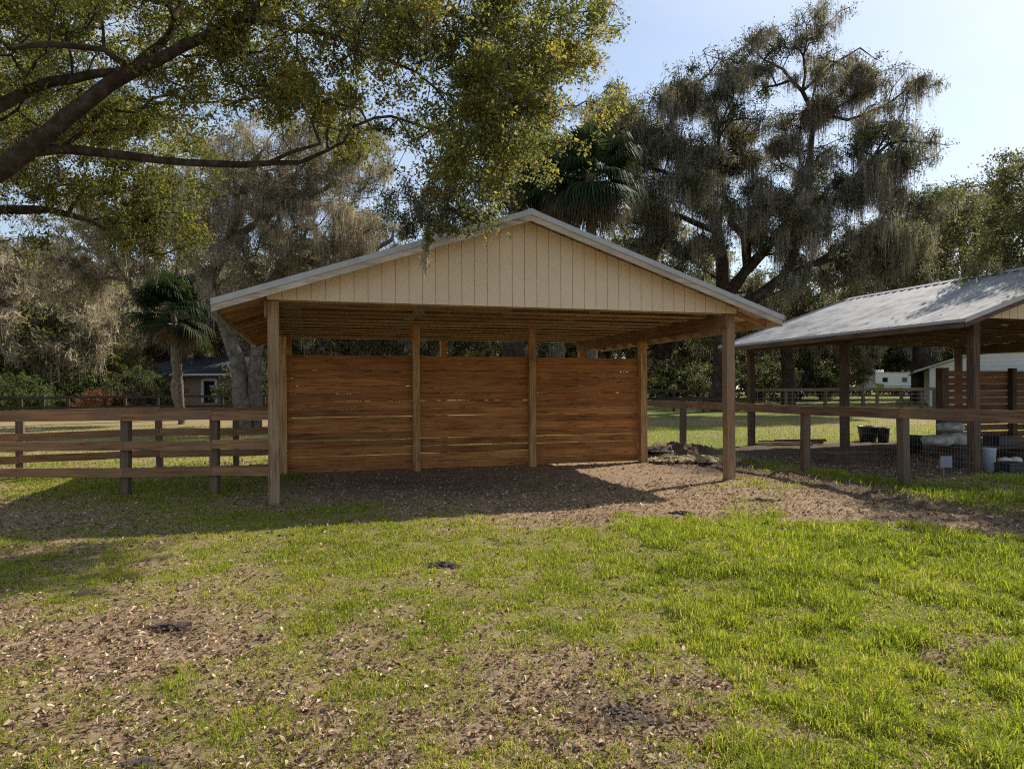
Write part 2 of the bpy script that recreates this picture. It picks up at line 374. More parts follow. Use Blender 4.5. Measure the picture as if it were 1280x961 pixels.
M['leafmid'] = foliage('mixed_leaf', [(0, (.04, .05, .018)), (.5, (.10, .105, .036)), (.85, (.18, .165, .06)), (1, (.26, .2, .1))], .4, 1.6)
M['leafgreen'] = foliage('shrub_leaf', [(0, (.025, .042, .012)), (.5, (.065, .09, .024)), (1, (.13, .145, .04))], .4, 1.5)
M['leafrust'] = foliage('rust_leaf', [(0, (.09, .035, .018)), (.5, (.19, .075, .032)), (1, (.28, .14, .065))], .35, 1.4)
M['twig'] = foliage('bare_twig', [(0, (.10, .08, .065)), (1, (.24, .2, .17))], 0, 1)
M['moss'] = foliage('spanish_moss', [(0, (.11, .096, .084)), (.5, (.22, .195, .172)), (1, (.38, .345, .305))], .4, 1.4, .9, .03)
M['mosspale'] = foliage('pale_spanish_moss', [(0, (.18, .15, .13)), (.5, (.33, .28, .245)), (1, (.5, .44, .385))], .45, 1.4, .9, .05)
M['palm'] = foliage('palm_leaf', [(0, (.012, .022, .009)), (.6, (.028, .045, .017)), (.9, (.07, .09, .032)), (1, (.18, .15, .08))], .25, 1.4, .6, .12)
M['palmdead'] = foliage('dead_palm_leaf', [(0, (.05, .034, .022)), (1, (.15, .11, .072))], .25, 1.2)
M['grass'] = foliage('grass_blade', [(0, (.06, .085, .012)), (.3, (.16, .20, .022)), (.65, (.30, .34, .036)), (.82, (.38, .36, .075)), (.9, (.42, .32, .15)), (1, (.48, .36, .21))], .5, 1.5, .6, .08)
M['litter'] = foliage('fallen_leaf', [(0, (.06, .035, .022)), (.4, (.2, .12, .07)), (.75, (.38, .25, .15)), (1, (.62, .5, .36))], .12, 1.1, .8, .2)
M['ground'] = ground_mat()

# ------------------------------------------------------------------ ground
def grid_axis(lo, hi, fine_lo, fine_hi, step, grow=1.25):
    a = list(np.arange(fine_lo, fine_hi + 1e-6, step)); s = step; x = fine_hi
    while x < hi: s = min(s * grow, 400); x += s; a.append(x)
    s = step; x = fine_lo
    while x > lo: s = min(s * grow, 400); x -= s; a.insert(0, x)
    return np.array(a)
gx = grid_axis(-1500, 1500, -9, 10, .06, 1.12)
gy = grid_axis(-300, 2500, 2.2, 19, .06, 1.12)
XX, YY = np.meshgrid(gx, gy)
ZZ = terrain(XX, YY)
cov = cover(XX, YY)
UU, VV = proj(XX, np.maximum(YY, 1.2), 0 * XX)
farlawn = sstep(17, 20, YY)
cov = np.where(YY > 15, cov * (1 - farlawn) + farlawn * np.clip(.95 - .55 * np.exp(-((YY - 30) / 2.2) ** 2) * (XX > 3) + (fbm(XX * .35, YY * .35, 4) - .55) * 1.3 - .5 * (XX < -2), 0, 1), cov)
def gs(u, v, ru, rv): return np.exp(-(((UU - u) / ru) ** 2 + ((VV - v) / rv) ** 2))
line = XX - (6.0 - .264 * (YY - 11))
soil_and_shade = .9 * np.exp(-((line + .75) / .75) ** 2) * sstep(5, 7, YY) * (1 - sstep(15, 18, YY)) + .9 * gs(880, 578, 70, 16) + .7 * gs(450, 605, 200, 14) + .5 * gs(760, 885, 90, 30) + .3 * gs(740, 650, 90, 12) + .6 * gs(210, 785, 45, 12) + .4 * gs(640, 605, 120, 12)
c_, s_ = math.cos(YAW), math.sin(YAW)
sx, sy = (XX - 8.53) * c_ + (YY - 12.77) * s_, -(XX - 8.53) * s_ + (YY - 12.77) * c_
ins2_shade = sstep(-2.3, -1.4, sx) * sstep(-.6, .2, sy) * (1 - sstep(6.2, 7.2, sy)) * (1 - sstep(8, 9, sx))
cov = cov * (1 - ins2_shade); soil_and_shade = soil_and_shade + 2 * ins2_shade  # shade under the second shelter is put into the ground colour
soil_and_shade = np.clip(soil_and_shade * (.3 + 1.3 * fbm(XX * 3, YY * 3, 4)), 0, 1)
ny, nx = XX.shape
idx = np.arange(nx * ny).reshape(ny, nx)
Q = np.stack([idx[:-1, :-1], idx[:-1, 1:], idx[1:, 1:], idx[1:, :-1]], -1).reshape(-1, 4)
g = mk('ground', np.stack([XX, YY, ZZ], -1).reshape(-1, 3), [Q], M['ground'], None, {'cover': np.clip(np.where(YY > 15, cov, cov * .55), 0, 1).ravel(), 'soil_and_shade': soil_and_shade.ravel()}, True)
tag(g, 'patchy paddock ground of turf, bare tan dirt and trampled earth, with shade painted in under the dark shelter', kind='structure')

# ------------------------------------------------------------------ grass and litter
def blades(name, P, H, W, rnd, lean, mat, label, cat='grass', kind='stuff'):
    n = len(P)
    a = RNG.random(n) * 2 * np.pi; d = np.stack([np.cos(a), np.sin(a), 0 * a], 1)
    b = RNG.random(n) * 2 * np.pi; l = np.stack([np.cos(b), np.sin(b), 0 * b], 1) * (lean * RNG.random(n) * H)[:, None]
    up = np.stack([0 * H, 0 * H, H], 1)
    w = d * (W / 2)[:, None]
    V = np.stack([P - w, P + w, P + .55 * up + .3 * l - w * .8, P + .55 * up + .3 * l + w * .8, P + up * (1 - .25 * lean) + l], 1).reshape(-1, 3)
    o = np.arange(n)[:, None] * 5
    q = o + np.array([[0, 1, 3, 2]]); t = o + np.array([[2, 3, 4]])
    ob = mk(name, V, [q, t], mat, None, {'rnd': np.repeat(rnd, 5)})
    return tag(ob, label, cat, kind=kind)

def scatter(n, y0, y1, spread=1.0, power=1.6):
    """more points near, fewer far (density falls with distance)"""
    t = RNG.random(n)
    e = 2 - power
    y = (y0 ** e + t * (y1 ** e - y0 ** e)) ** (1 / e)
    x = (RNG.random(n) * 2 - 1) * (y * .78 * spread + .8)
    return x, y

def under_roof(x, y):
    c, s = math.cos(YAW), math.sin(YAW)
    X, Y_ = (x - OX) * c + (y - OY) * s, -(x - OX) * s + (y - OY) * c
    return (X > -.1) & (X < SW + .1) & (Y_ > .3) & (Y_ < SD + .2)

x, y = scatter(700000, 2.3, 15, 1.0, 1.75)
c = cover(x, y)
keep = (RNG.random(len(x)) < c ** 1.5 * 1.15) & ~(under_roof(x, y) & (RNG.random(len(x)) < .97))
x, y, c = x[keep], y[keep], c[keep]
lush = sstep(-.5, 1.5, x - .1 * y) # the grass is longest on the right
P = np.stack([x, y, terrain(x, y) - .005], 1)
tuft = fbm(x * 5 + 3, y * 5, 3)
Hh = (.014 + .050 * RNG.random(len(x)) ** 1.3 * (.4 + .8 * lush)) * (.6 + .6 * c) * (1 + .02 * y) * (.35 + 1.5 * sstep(.3, .7, tuft))
Ww = (.0028 + .003 * RNG.random(len(x)) + .0016 * lush) * (1 + .10 * (y - 3))
dry = np.clip(1 - c, 0, 1)
rnd = np.clip(.10 + .62 * RNG.random(len(x)) + .5 * (fbm(x * .9, y * .9, 3) - .5) + (RNG.random(len(x)) < .08 + .6 * dry * (1 - .6 * lush) + .22 * (1 - lush)) * .38, 0, 1)
blades('grass', P, Hh, Ww, rnd, 1.1, M['grass'], 'bright green and straw coloured paddock grass growing in patches')
x, y = scatter(420000, 2.3, 14, 1.0, 1.75)
c = cover(x, y); keep = (RNG.random(len(x)) < (.10 + .75 * sstep(.02, .5, c)) * sstep(.25, .6, fbm(x * 7, y * 7 + 20, 3))) & ~under_roof(x, y); x, y, c = x[keep], y[keep], c[keep]
blades('short_grass', np.stack([x, y, terrain(x, y) - .003], 1), .010 + .026 * RNG.random(len(x)), (.003 + .003 * RNG.random(len(x))) * (1 + .1 * (y - 3)), np.clip(.15 + .55 * RNG.random(len(x)) + (RNG.random(len(x)) < .38) * .4, 0, 1), 1.6, M['grass'], 'cropped thin grass and dead stalks among the fallen leaves')
x, y = scatter(90000, 15, 30, 1.0, 1.3)
c = cover(x, y); keep = (RNG.random(len(x)) < .8 * c) & ~under_roof(x, y) ; x, y = x[keep], y[keep]
blades('far_grass', np.stack([x, y, terrain(x, y) - .01], 1), .05 + .05 * RNG.random(len(x)), .015 + .01 * RNG.random(len(x)), .2 + .7 * RNG.random(len(x)), .8, M['grass'], 'mown lawn grass beyond the fences')
# taller weeds along the wire fence and round the posts
pts = []
for (px, py, Yd, n, r) in [(945, 578, 15.0, 260, .35), (962, 585, 14.2, 120, .2), (1090, 606, 11.7, 800, .4), (1060, 600, 12.3, 200, .3), (1145, 614, 10.9, 700, .4), (1190, 622, 10.4, 500, .5), (1235, 630, 10.0, 500, .5), (1275, 636, 9.6, 500, .45), (350, 598, 12.6, 500, .3), (285, 608, 11.3, 700, .6), (180, 606, 11.8, 700, .8)]:
    p = at(px, py, Yd)
    q = RNG.normal(size=(n, 2)) * r; pts.append(np.stack([p[0] + q[:, 0], p[1] + q[:, 1]], 1))
pts = np.vstack(pts)
blades('weeds', np.stack([pts[:, 0], pts[:, 1], terrain(pts[:, 0], pts[:, 1]) - .01], 1), .05 + .14 * RNG.random(len(pts)) ** 1.5, .008 + .008 * RNG.random(len(pts)), .02 + .4 * RNG.random(len(pts)), .9, M['grass'], 'tufts of taller green weeds along the foot of the wire fence', 'weeds')

def litter(name, x, y, size, rnd, label):
    n = len(x); P = np.stack([x, y, terrain(x, y) + .004 + .012 * RNG.random(n)], 1)
    a = RNG.random(n) * 2 * np.pi; tl = RNG.normal(size=n) * .35
    d = np.stack([np.cos(a) , np.sin(a), tl], 1); s = np.stack([-np.sin(a), np.cos(a), RNG.normal(size=n) * .45], 1)
    L_ = size[:, None] * .5; W_ = L_ * (.35 + .2 * RNG.random((n, 1)))
    up = np.array([[0, 0, 1.]])
    cup = L_ * (.1 + .5 * RNG.random((n, 1)))
    V = np.stack([P - d * L_, P - s * W_ + up * cup, P + d * L_, P + s * W_ + up * cup], 1).reshape(-1, 3)
    o = np.arange(n)[:, None] * 4
    ob = mk(name, V, [o + np.array([[0, 1, 2]]), o + np.array([[0, 2, 3]])], M['litter'], None, {'rnd': np.repeat(rnd, 4)})
    return tag(ob, label, 'leaf litter', kind='stuff')
x, y = scatter(210000, 2.3, 16, 1.0, 1.7)
c = cover(x, y); keep = RNG.random(len(x)) < (.16 + .9 * (1 - c) ** 1.2) * np.where(under_roof(x, y), .35, 1); x, y = x[keep], y[keep]
litter('leaf_litter', x, y, (.008 + .034 * RNG.random(len(x)) ** 3.0) * (1 + .05 * y), RNG.random(len(x)), 'dry tan and brown oak leaves strewn over the paddock')

# ------------------------------------------------------------------ droppings, clods
def lumps(name, px, py, n, spread, size, mat, label, cat, sq=.6):
    Y = None
    v = py - HZ - (px - CX) * SR
    Y = EYE * F / v
    p0 = at(px, py, Y); p0[2] = terrain(p0[0], p0[1])
    Vs = []; Fs = []; k = 0
    phi = (1 + 5 ** .5) / 2
    ico = np.array([(-1, phi, 0), (1, phi, 0), (-1, -phi, 0), (1, -phi, 0), (0, -1, phi), (0, 1, phi), (0, -1, -phi), (0, 1, -phi), (phi, 0, -1), (phi, 0, 1), (-phi, 0, -1), (-phi, 0, 1)]) / 1.9
    fc = np.array([(0, 11, 5), (0, 5, 1), (0, 1, 7), (0, 7, 10), (0, 10, 11), (1, 5, 9), (5, 11, 4), (11, 10, 2), (10, 7, 6), (7, 1, 8), (3, 9, 4), (3, 4, 2), (3, 2, 6), (3, 6, 8), (3, 8, 9), (4, 9, 5), (2, 4, 11), (6, 2, 10), (8, 6, 7), (9, 8, 1)])
    # an irregular low mound carries the lumps
    nr, na = 7, 26; ph = random.random() * 50
    for j in range(nr + 1):
        for i in range(na):
            a = 2 * math.pi * i / na; rr = spread * j / nr * (.55 + .75 * float(vnoise(np.array(ph + 1.6 * math.cos(a)), np.array(ph + 1.6 * math.sin(a)))))
            hh = size * .55 * (1 - (j / nr) ** 1.5) * (.3 + 1.4 * random.random()) - .012 * (j == nr)
            Vs.append(np.array([[rr * math.cos(a), rr * math.sin(a) * sq, hh]]))
    gi = np.arange((nr + 1) * na).reshape(nr + 1, na); gn = np.roll(gi, -1, 1)
    Fs.append(np.stack([gi[:-1], gi[1:], gn[1:]], -1).reshape(-1, 3)); Fs.append(np.stack([gi[:-1], gn[1:], gn[:-1]], -1).reshape(-1, 3)); k = (nr + 1) * na
    for i in range(n):
        a = random.random() * 6.28; r = spread * random.random() ** .8
        c = np.array([r * math.cos(a), r * math.sin(a) * sq, max(0, (1 - r / spread)) * size * .9])
        s = size * random.uniform(.45, 1.1)
        Vs.append(ico * s * np.array([random.uniform(.8, 1.4), random.uniform(.7, 1.2), random.uniform(.4, .7)]) + RNG.normal(size=(12, 3)) * s * .16 + c)
        Fs.append(fc + k); k += 12
    o = mk(name, np.vstack(Vs), [np.vstack(Fs)], mat, None, None, False)
    o.location = p0
    return tag(o, label, cat)
lumps('manure_pile', 215, 785, 60, .22, .035, M['dung'], 'dark crumbled manure pile in the leaf litter at the left', 'manure', .5)
lumps('manure_pile', 552, 706, 40, .17, .035, M['dung'], 'grey black manure patch in the middle of the grass', 'manure', .6)
lumps('manure_pile', 442, 655, 14, .12, .05, M['dung'], 'small black droppings on bright grass in front of the board wall', 'manure', .5)
lumps('manure_pile', 1170, 752, 16, .16, .035, M['dung'], 'black broken droppings in lush green grass at the right', 'manure', .4)
lumps('manure_pile', 1085, 688, 10, .07, .04, M['dung'], 'small dark lump of droppings in grass below the wire fence', 'manure', .6)
lumps('manure_pile', 178, 955, 40, .10, .022, M['dung'], 'black manure pile at the bottom edge of the picture', 'manure', .6)
lumps('manure_pile', 780, 893, 60, .20, .018, M['dung'], 'scattered dark droppings on the bare patch in front', 'manure', .7)
lumps('manure_pile', 850, 641, 30, .22, .04, M['dung'], 'dark clods where the grass begins in front of the right post', 'manure', .4)
lumps('manure_pile', 950, 626, 30, .35, .035, M['dung'], 'row of dark clods at the foot of the right front post', 'manure', .35)
lumps('manure_pile', 870, 790, 12, .12, .025, M['dung'], 'few dark droppings between bare patch and lush grass', 'manure', .6)
lumps('dirt_heap', 870, 578, 420, 1.0, .09, M['hay'], 'rough brown heap of soiled hay beside the right wall post', 'heap', .5)
lumps('dirt_heap', 820, 572, 160, .55, .07, M['dung'], 'darker trampled clods against the end of the board wall', 'heap', .6)

# ------------------------------------------------------------------ shelter
def zr(x, W=SW): return 2.90 + .334 * min(x, W - x)
OV, FO = .66, .40
def roof_side(side, W=SW, D=SD):
    """ribbed metal panel; local x across, y depth"""
    ys = []; y = -FO
    prof = [(0, 0), (.10, 0), (.125, .028), (.155, .028), (.18, 0), (.24, 0)]
    rows = []
    while y < D + FO:
        for a, h in prof[:-1]: rows.append((y + a, h))
        y += .26
    rows = [r for r in rows if r[0] < D + FO] + [(D + FO, 0)]
    V = []; 
    for (yy, h) in rows:
        for xx in np.linspace(-OV, W / 2, 8):
            V.append((xx if side < 0 else W - xx, yy, zr(xx) + .105 + h))
    n = len(rows); idx = np.arange(n * 8).reshape(n, 8)
    Q = np.stack([idx[:-1, :-1], idx[:-1, 1:], idx[1:, 1:], idx[1:, :-1]], -1).reshape(-1, 4)
    if side > 0: Q = Q[:, ::-1]
    return np.array(V), Q

def siding(y0, W, name, root):
    V = []; Q = []; G = []; k = 0; x = 0.0; w = .2
    while x < W - .01:
        x1 = min(x + w, W)
        edges = [(x + .006, 0), (x1 - .006, 0)]
        xs = [x + .006] + ([W / 2] if x < W / 2 < x1 else []) + [x1 - .006]
        for a, b in zip(xs[:-1], xs[1:]):
            for d in (0, .012):
                for (xx, t) in ((a, 0), (b, 0), (b, 1), (a, 1)):
                    z = 2.872 if t == 0 else zr(xx, W) + .055
                    V.append((xx, y0 + d, z)); G.append((xx, d, z))
            Q += [(k, k + 1, k + 2, k + 3), (k + 7, k + 6, k + 5, k + 4), (k, k + 3, k + 7, k + 4), (k + 1, k + 5, k + 6, k + 2), (k, k + 4, k + 5, k + 1), (k + 3, k + 2, k + 6, k + 7)]
            k += 8
        x = x1
    # backing sheet behind the grooves
    for d in (.0125, .02):
        for (xx, z) in ((0, 2.872), (W, 2.872), (W, zr(W, W) + .05), (W / 2, zr(W / 2, W) + .05), (0, zr(0, W) + .05)):
            V.append((xx, y0 + d, z)); G.append((xx, d, z))
    a = k
    ob = mk(name, V, [np.array(Q), np.array([[a, a + 1, a + 2, a + 3, a + 4]]), np.array([[a + 9, a + 8, a + 7, a + 6, a + 5]])], M['siding'], root, {'g': np.array(G), 'rnd': np.zeros(len(V))})
    return ob

def board_bay(x0, x1, y, ztop, root, mat, gap=.004, bh=.14, gapbig=0.0, label=None):
    m = MB(); z = .04
    while z + bh < ztop + .02:
        wob = random.choice([.0015, .003, .006, .009]) if not gapbig else .003
        m.beam((x0, y + random.uniform(-.002, .002), z + bh / 2), (x1, y, z + bh / 2), .036, bh, seg=14, wob=wob, wobh=random.choice([.0, .0, .012]) )
        z += bh + gap + random.choice([0, 0, .003, .006]) + gapbig * random.uniform(.7, 1.3)
    return m.build('board_wall', mat, root)

def shelter(label, x, y, second=False):
    W, D = SW, SD
    root = thing('run_in_shelter', label, 'shelter', (x, y, 0), YAW, 'open sided gable roofed horse shelters')
    pm = M['post'] if not second else M['oldwood']
    tm = M['truss'] if not second else M['oldwood']
    def post(px, py, top=2.868, s=.155, base=-.2):
        m = MB(); m.beam((px, py, base), (px, py, top), s, s, up=(0, 1, 0), seg=6, wob=.008); m.build('post', pm if (py < 1 or second) else M['innerpost'], root, bevel=.006)
    for (px, py) in [(.0, 0), (W, 0), (0, DW), (W, DW), (0, D), (W, D)] + ([] if second else [(W / 2, D)]):
        post(px + (.08 if px == 0 else -.08 if px == W else 0), py + (.08 if py == 0 else 0), 2.86 if py != DW else 2.62)
    if not second:
        post(2.59, DW, 2.86, .14); post(5.0, DW, 2.86, .14)
        for a, b in [(.08, 2.56), (2.60, 4.97), (5.01, W - .16)]:
            board_bay(a, b, DW + .095, 2.36, root, M['board'], bh=.143)
    else:
        post(2.95, DW, 2.08, .2); post(5.2, DW, 2.08, .14)
        for a, b in [(3.03, 5.18), (5.22, W - .16)]:
            board_bay(a, b, DW + .095, 2.05, root, M['oldboard'], gapbig=.018)
    # header beams along both sides
    for xx in (-.022, W - .182):
        m = MB(); m.beam((xx, -.03, 2.745), (xx, D + .05, 2.745), .038, .235, seg=6, wob=.004); m.build('header_beam', tm, root, bevel=.003)
    # trusses
    n = 12; heel = zr(0)
    for i in range(n):
        yy = .06 + i * (D - .06) / (n - 1)
        m = MB()
        m.beam((-.02, yy, 2.94), (W / 2, yy, 2.94), .06, .135, seg=3, wob=.003)
        m.beam((W / 2, yy, 2.94), (W + .02, yy, 2.94), .06, .135, seg=3, wob=.003)
        s = .334
        e_ = MB(); e_.box((0, yy - .055, 2.8635), (W / 2, yy + .055, 2.8715)); e_.box((W / 2 + .002, yy - .055, 2.8635), (W, yy + .055, 2.8715)); e_.build('chord_light_strip', M['chord_light'] if not second else tm, root)  # strips added under each truss to draw its ground-lit bottom edge
        for sg in (0, 1):
            fx = (lambda v: v) if sg == 0 else (lambda v: W - v)
            m.beam((fx(-OV + .03), yy + .001, zr(-OV + .03) + .012), (fx(W / 2), yy + .001, zr(W / 2) + .012), .037, .095)
            # webs
            for a, b in ((W * .17, W * .17), (W / 3 - .05, W * .17), (W / 3 + .02, W * .44)):
                m.beam((fx(a), yy + .002, 3.0), (fx(b + (.01 if a == b else 0)), yy + .002, zr(b) - .02), .036, .085, up=(0, 1, 0))
        m.build('roof_truss', tm, root)
        for px, w in ((.30, .30), (2.34, .20), (W - 2.34, .20), (W - .30, .30)):
            p = MB(); p.box((px - w / 2, yy - .0345, 2.885), (px + w / 2, yy - .0305, 2.995)); p.build('nail_plate', M['plate'], root)
    for sg in (0, 1):
        fx = (lambda v: v) if sg == 0 else (lambda v: W - v)
        for a in np.linspace(-OV + .05, W / 2 - .1, 8):
            m = MB(); m.beam((fx(a), -FO + .03, zr(a) + .08), (fx(a), D + FO - .03, zr(a) + .08), .085, .036, up=((-.334 if sg == 0 else .334), 0, 1)); m.build('purlin', tm, root)
        # eave fascia
        m = MB(); m.beam((fx(-OV - .012), -FO + .03, zr(-OV) + .03), (fx(-OV - .012), D + FO - .03, zr(-OV) + .03), .022, .13); m.build('eave_fascia', M['trim'] if not second else M['oldwood'], root)
        V, Qd = roof_side(-1 if sg == 0 else 1)
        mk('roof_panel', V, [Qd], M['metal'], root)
        m = MB(); m.box((min(fx(-OV - .03), fx(-OV - .024)), -FO - .03, zr(-OV) + .07), (max(fx(-OV - .03), fx(-OV - .024)), D + FO + .03, zr(-OV) + .125)); m.build('drip_edge', M['rakemetal'], root)
        for yy, q in ((-FO, -1), (D + FO, 1)):
            # rake board under a metal trim, rising to the ridge
            m = MB(); m.poly([(fx(-OV), yy, zr(-OV) - .03), (fx(W / 2), yy, zr(W / 2) - .03), (fx(W / 2), yy, zr(W / 2) + .085), (fx(-OV), yy, zr(-OV) + .085)], .03, (0, -q, 0))
            m.build('rake_board', M['trim'] if not second else M['oldwood'], root)
            m = MB(); m.poly([(fx(-OV - .03), yy + q * .004, zr(-OV) + .05), (fx(W / 2), yy + q * .004, zr(W / 2) + .06), (fx(W / 2), yy + q * .004, zr(W / 2) + .145), (fx(-OV - .03), yy + q * .004, zr(-OV) + .135)], .012, (0, q, 0))
            m.build('rake_trim', M['rakemetal'], root)
            for a in np.linspace(-OV + .6, W / 2 - .4, 6): pass
        # lookouts carrying the front overhang
        for yy0, yy1 in ((-FO + .03, .04), (D + .02, D + FO - .03)):
            for a in np.linspace(-OV + .1, W / 2 - .15, 7):
                pass
    m = MB()
    m.poly([(W / 2 - .2, -FO - .02, zr(W / 2 - .2) + .13), (W / 2, -FO - .02, zr(W / 2) + .135), (W / 2 + .2, -FO - .02, zr(W / 2 - .2) + .13), (W / 2 + .2, -FO - .02, zr(W / 2 - .2) + .142), (W / 2, -FO - .02, zr(W / 2) + .155), (W / 2 - .2, -FO - .02, zr(W / 2 - .2) + .142)], D + 2 * FO + .04)
    m.build('ridge_cap', M['rakemetal'], root)
    siding(-.055, W, 'gable_siding', root)
    siding(D + .04, W, 'gable_siding', root)
    return root
shelter('large open shelter with beige gable and orange board wall, centre', OX, OY)
S2 = (8.53, 12.77)
shelter('dark shelter with ribbed metal roof behind the wire fence, right', S2[0], S2[1], True)
def s2(lx, ly, z=0):
    c, s = math.cos(YAW), math.sin(YAW)
    return np.array([S2[0] + lx * c - ly * s, S2[1] + lx * s + ly * c, z])

# ------------------------------------------------------------------ fences
def fence(name, label, P, posts, rails, rm, pm, group=None, pw=.1, rh=.14, ph=1.25, rw=.036, round_=False, side=-1, cap=False, wire=None):
    """P: polyline [(x,y)], posts: distances along; rails: heights"""
    P = [np.array(p, float) for p in P]
    def pt(s):
        for a, b in zip(P[:-1], P[1:]):
            L = np.linalg.norm(b - a)
            if s <= L or b is P[-1]: return a + (b - a) * s / L, (b - a) / L
            s -= L
    base, d0 = pt(0)
    z0 = float(terrain(base[0], base[1])) 
    root = thing(name, label, 'fence', (base[0], base[1], z0), 0, group)
    off = np.array([base[0], base[1], z0])
    for s in posts:
        q, d = pt(s); z = float(terrain(q[0], q[1]))
        m = MB(); h = ph + random.uniform(-.02, .02); ln = np.array([random.uniform(-.03, .03), random.uniform(-.03, .03), 0])
        if round_: m.lathe((q[0], q[1], z - .3), [(pw / 2, 0), (pw / 2 * .97, h + .3), (.001, h + .31)], 10)
        else: m.beam((q[0], q[1], z - .3), (q[0] + ln[0], q[1] + ln[1], z + h), pw, pw, up=(d[0], d[1], 0))
        m.build('post', pm, root, off)
    tot = sum(np.linalg.norm(b - a) for a, b in zip(P[:-1], P[1:]))
    ss = sorted(set([0] + list(posts) + [tot]))
    for hz in rails:
        for a, b in zip(ss[:-1], ss[1:]):
            if b - a < .2: continue
            qa, da = pt(a + .002); qb, db = pt(b - .002)
            nrm = np.array([-da[1], da[0]]) * side * (pw / 2 + rw / 2 + .002)
            m = MB()
            m.beam((qa[0] + nrm[0], qa[1] + nrm[1], float(terrain(*qa)) + hz + random.uniform(-.008, .008)), (qb[0] + nrm[0], qb[1] + nrm[1], float(terrain(*qb)) + hz + random.uniform(-.008, .008)), rw, rh, seg=4, wob=.008)
            m.build('rail', rm, root, off)
    if wire:
        m = MB(); r = wire[2]
        nrm = np.array([-d0[1], d0[0]]) * side * (pw / 2 + .004)
        s = 0
        while s < tot:
            q, d = pt(s); q = q + nrm; z = float(terrain(*q)); m.beam((q[0], q[1], z + .02), (q[0], q[1], z + wire[3]), r, r, up=(0, 1, 0), cap=False); s += wire[0]
        for h in np.arange(.03, wire[3], wire[1]):
            for a in np.arange(0, tot, 1.0):
                b = min(a + 1.0, tot); qa = pt(a)[0] + nrm; qb = pt(b)[0] + nrm
                m.beam((*qa, float(terrain(*qa)) + h), (*qb, float(terrain(*qb)) + h), r, r, cap=False)
        m.build('wire_mesh', M['wire'], root, off)
    return root
def gp(px, Y): return ((px - CX) / F * Y, Y)
# left, near
A, B = (-13.2, 10.55), (-3.72, 10.75)
dd = lambda p: math.hypot(p[0] - A[0], p[1] - A[1])
fence('board_fence', 'three rail brown board fence running left from the centre shelter post', [A, B],
      [1.0, 4.3, 7.22, 8.58], [1.22, .77, .36], M['rail'], M['railpost'], 'three rail board fences', pw=.12, ph=1.24)
A2, B2 = (-14.5, 10.75), (-4.95, 14.4)
L2 = math.hypot(B2[0] - A2[0], B2[1] - A2[1])
def along(A_, B_, px):
    dx, dy = B_[0] - A_[0], B_[1] - A_[1]; k = (px - CX) / F
    t = (k * A_[1] - A_[0]) / (dx - k * dy); return t * math.hypot(dx, dy)
fence('board_fence', 'second brown board fence seen through the rails of the nearer left one', [A2, B2],
      [.5, 2.7, along(A2, B2, 25), along(A2, B2, 200), along(A2, B2, 295)], [1.2, .78, .36], M['rail'], M['railpost'], 'three rail board fences', pw=.12, ph=1.24)
# right wire fence
A3, B3 = (7.6, 5.8), (3.3, 22.1)
L3 = math.hypot(B3[0] - A3[0], B3[1] - A3[1])
fence('wire_fence', 'welded wire fence with one heavy wooden top rail before the dark shelter', [A3, B3],
      [.6, 3.0, along(A3, B3, 1130), along(A3, B3, 1005), along(A3, B3, 853), L3 - 1.5], [1.19], M['oldrail'], M['railpost'], None, pw=.13, rh=.17, ph=1.2, side=1, wire=(.05, .10, .0013, 1.12))
# far fences
A4, B4 = gp(-60, 34), gp(520, 37)
fence('paddock_fence', 'thin black post and rail fence in front of the brick house', [A4, B4], [along(A4, B4, p) for p in (-20, 27, 54, 86, 157, 197, 278, 330, 380, 430, 480)], [1.12, .62], M['darkfence'], M['darkfence'], None, pw=.12, rh=.13, ph=1.2)
A5, B5 = gp(700, 41), gp(938, 38)
fence('paddock_fence', 'black post and rail fence at the foot of the large oak', [A5, B5], [along(A5, B5, p) for p in (720, 760, 800, 842, 879, 936)], [1.2, .75], M['darkfence'], M['darkfence'], None, pw=.13, rh=.16, ph=1.3)
A6, B6 = gp(939, 37), gp(1170, 36)
fence('paddock_fence', 'weathered brown rail and wire fence behind the dark shelter', [A6, B6], [along(A6, B6, p) for p in (942, 982, 1031, 1079, 1096, 1127, 1152, 1168)], [1.28], M['railpost'], M['oldwood'], None, pw=.14, rh=.16, ph=1.32, wire=(.3, .2, .01, 1.2))

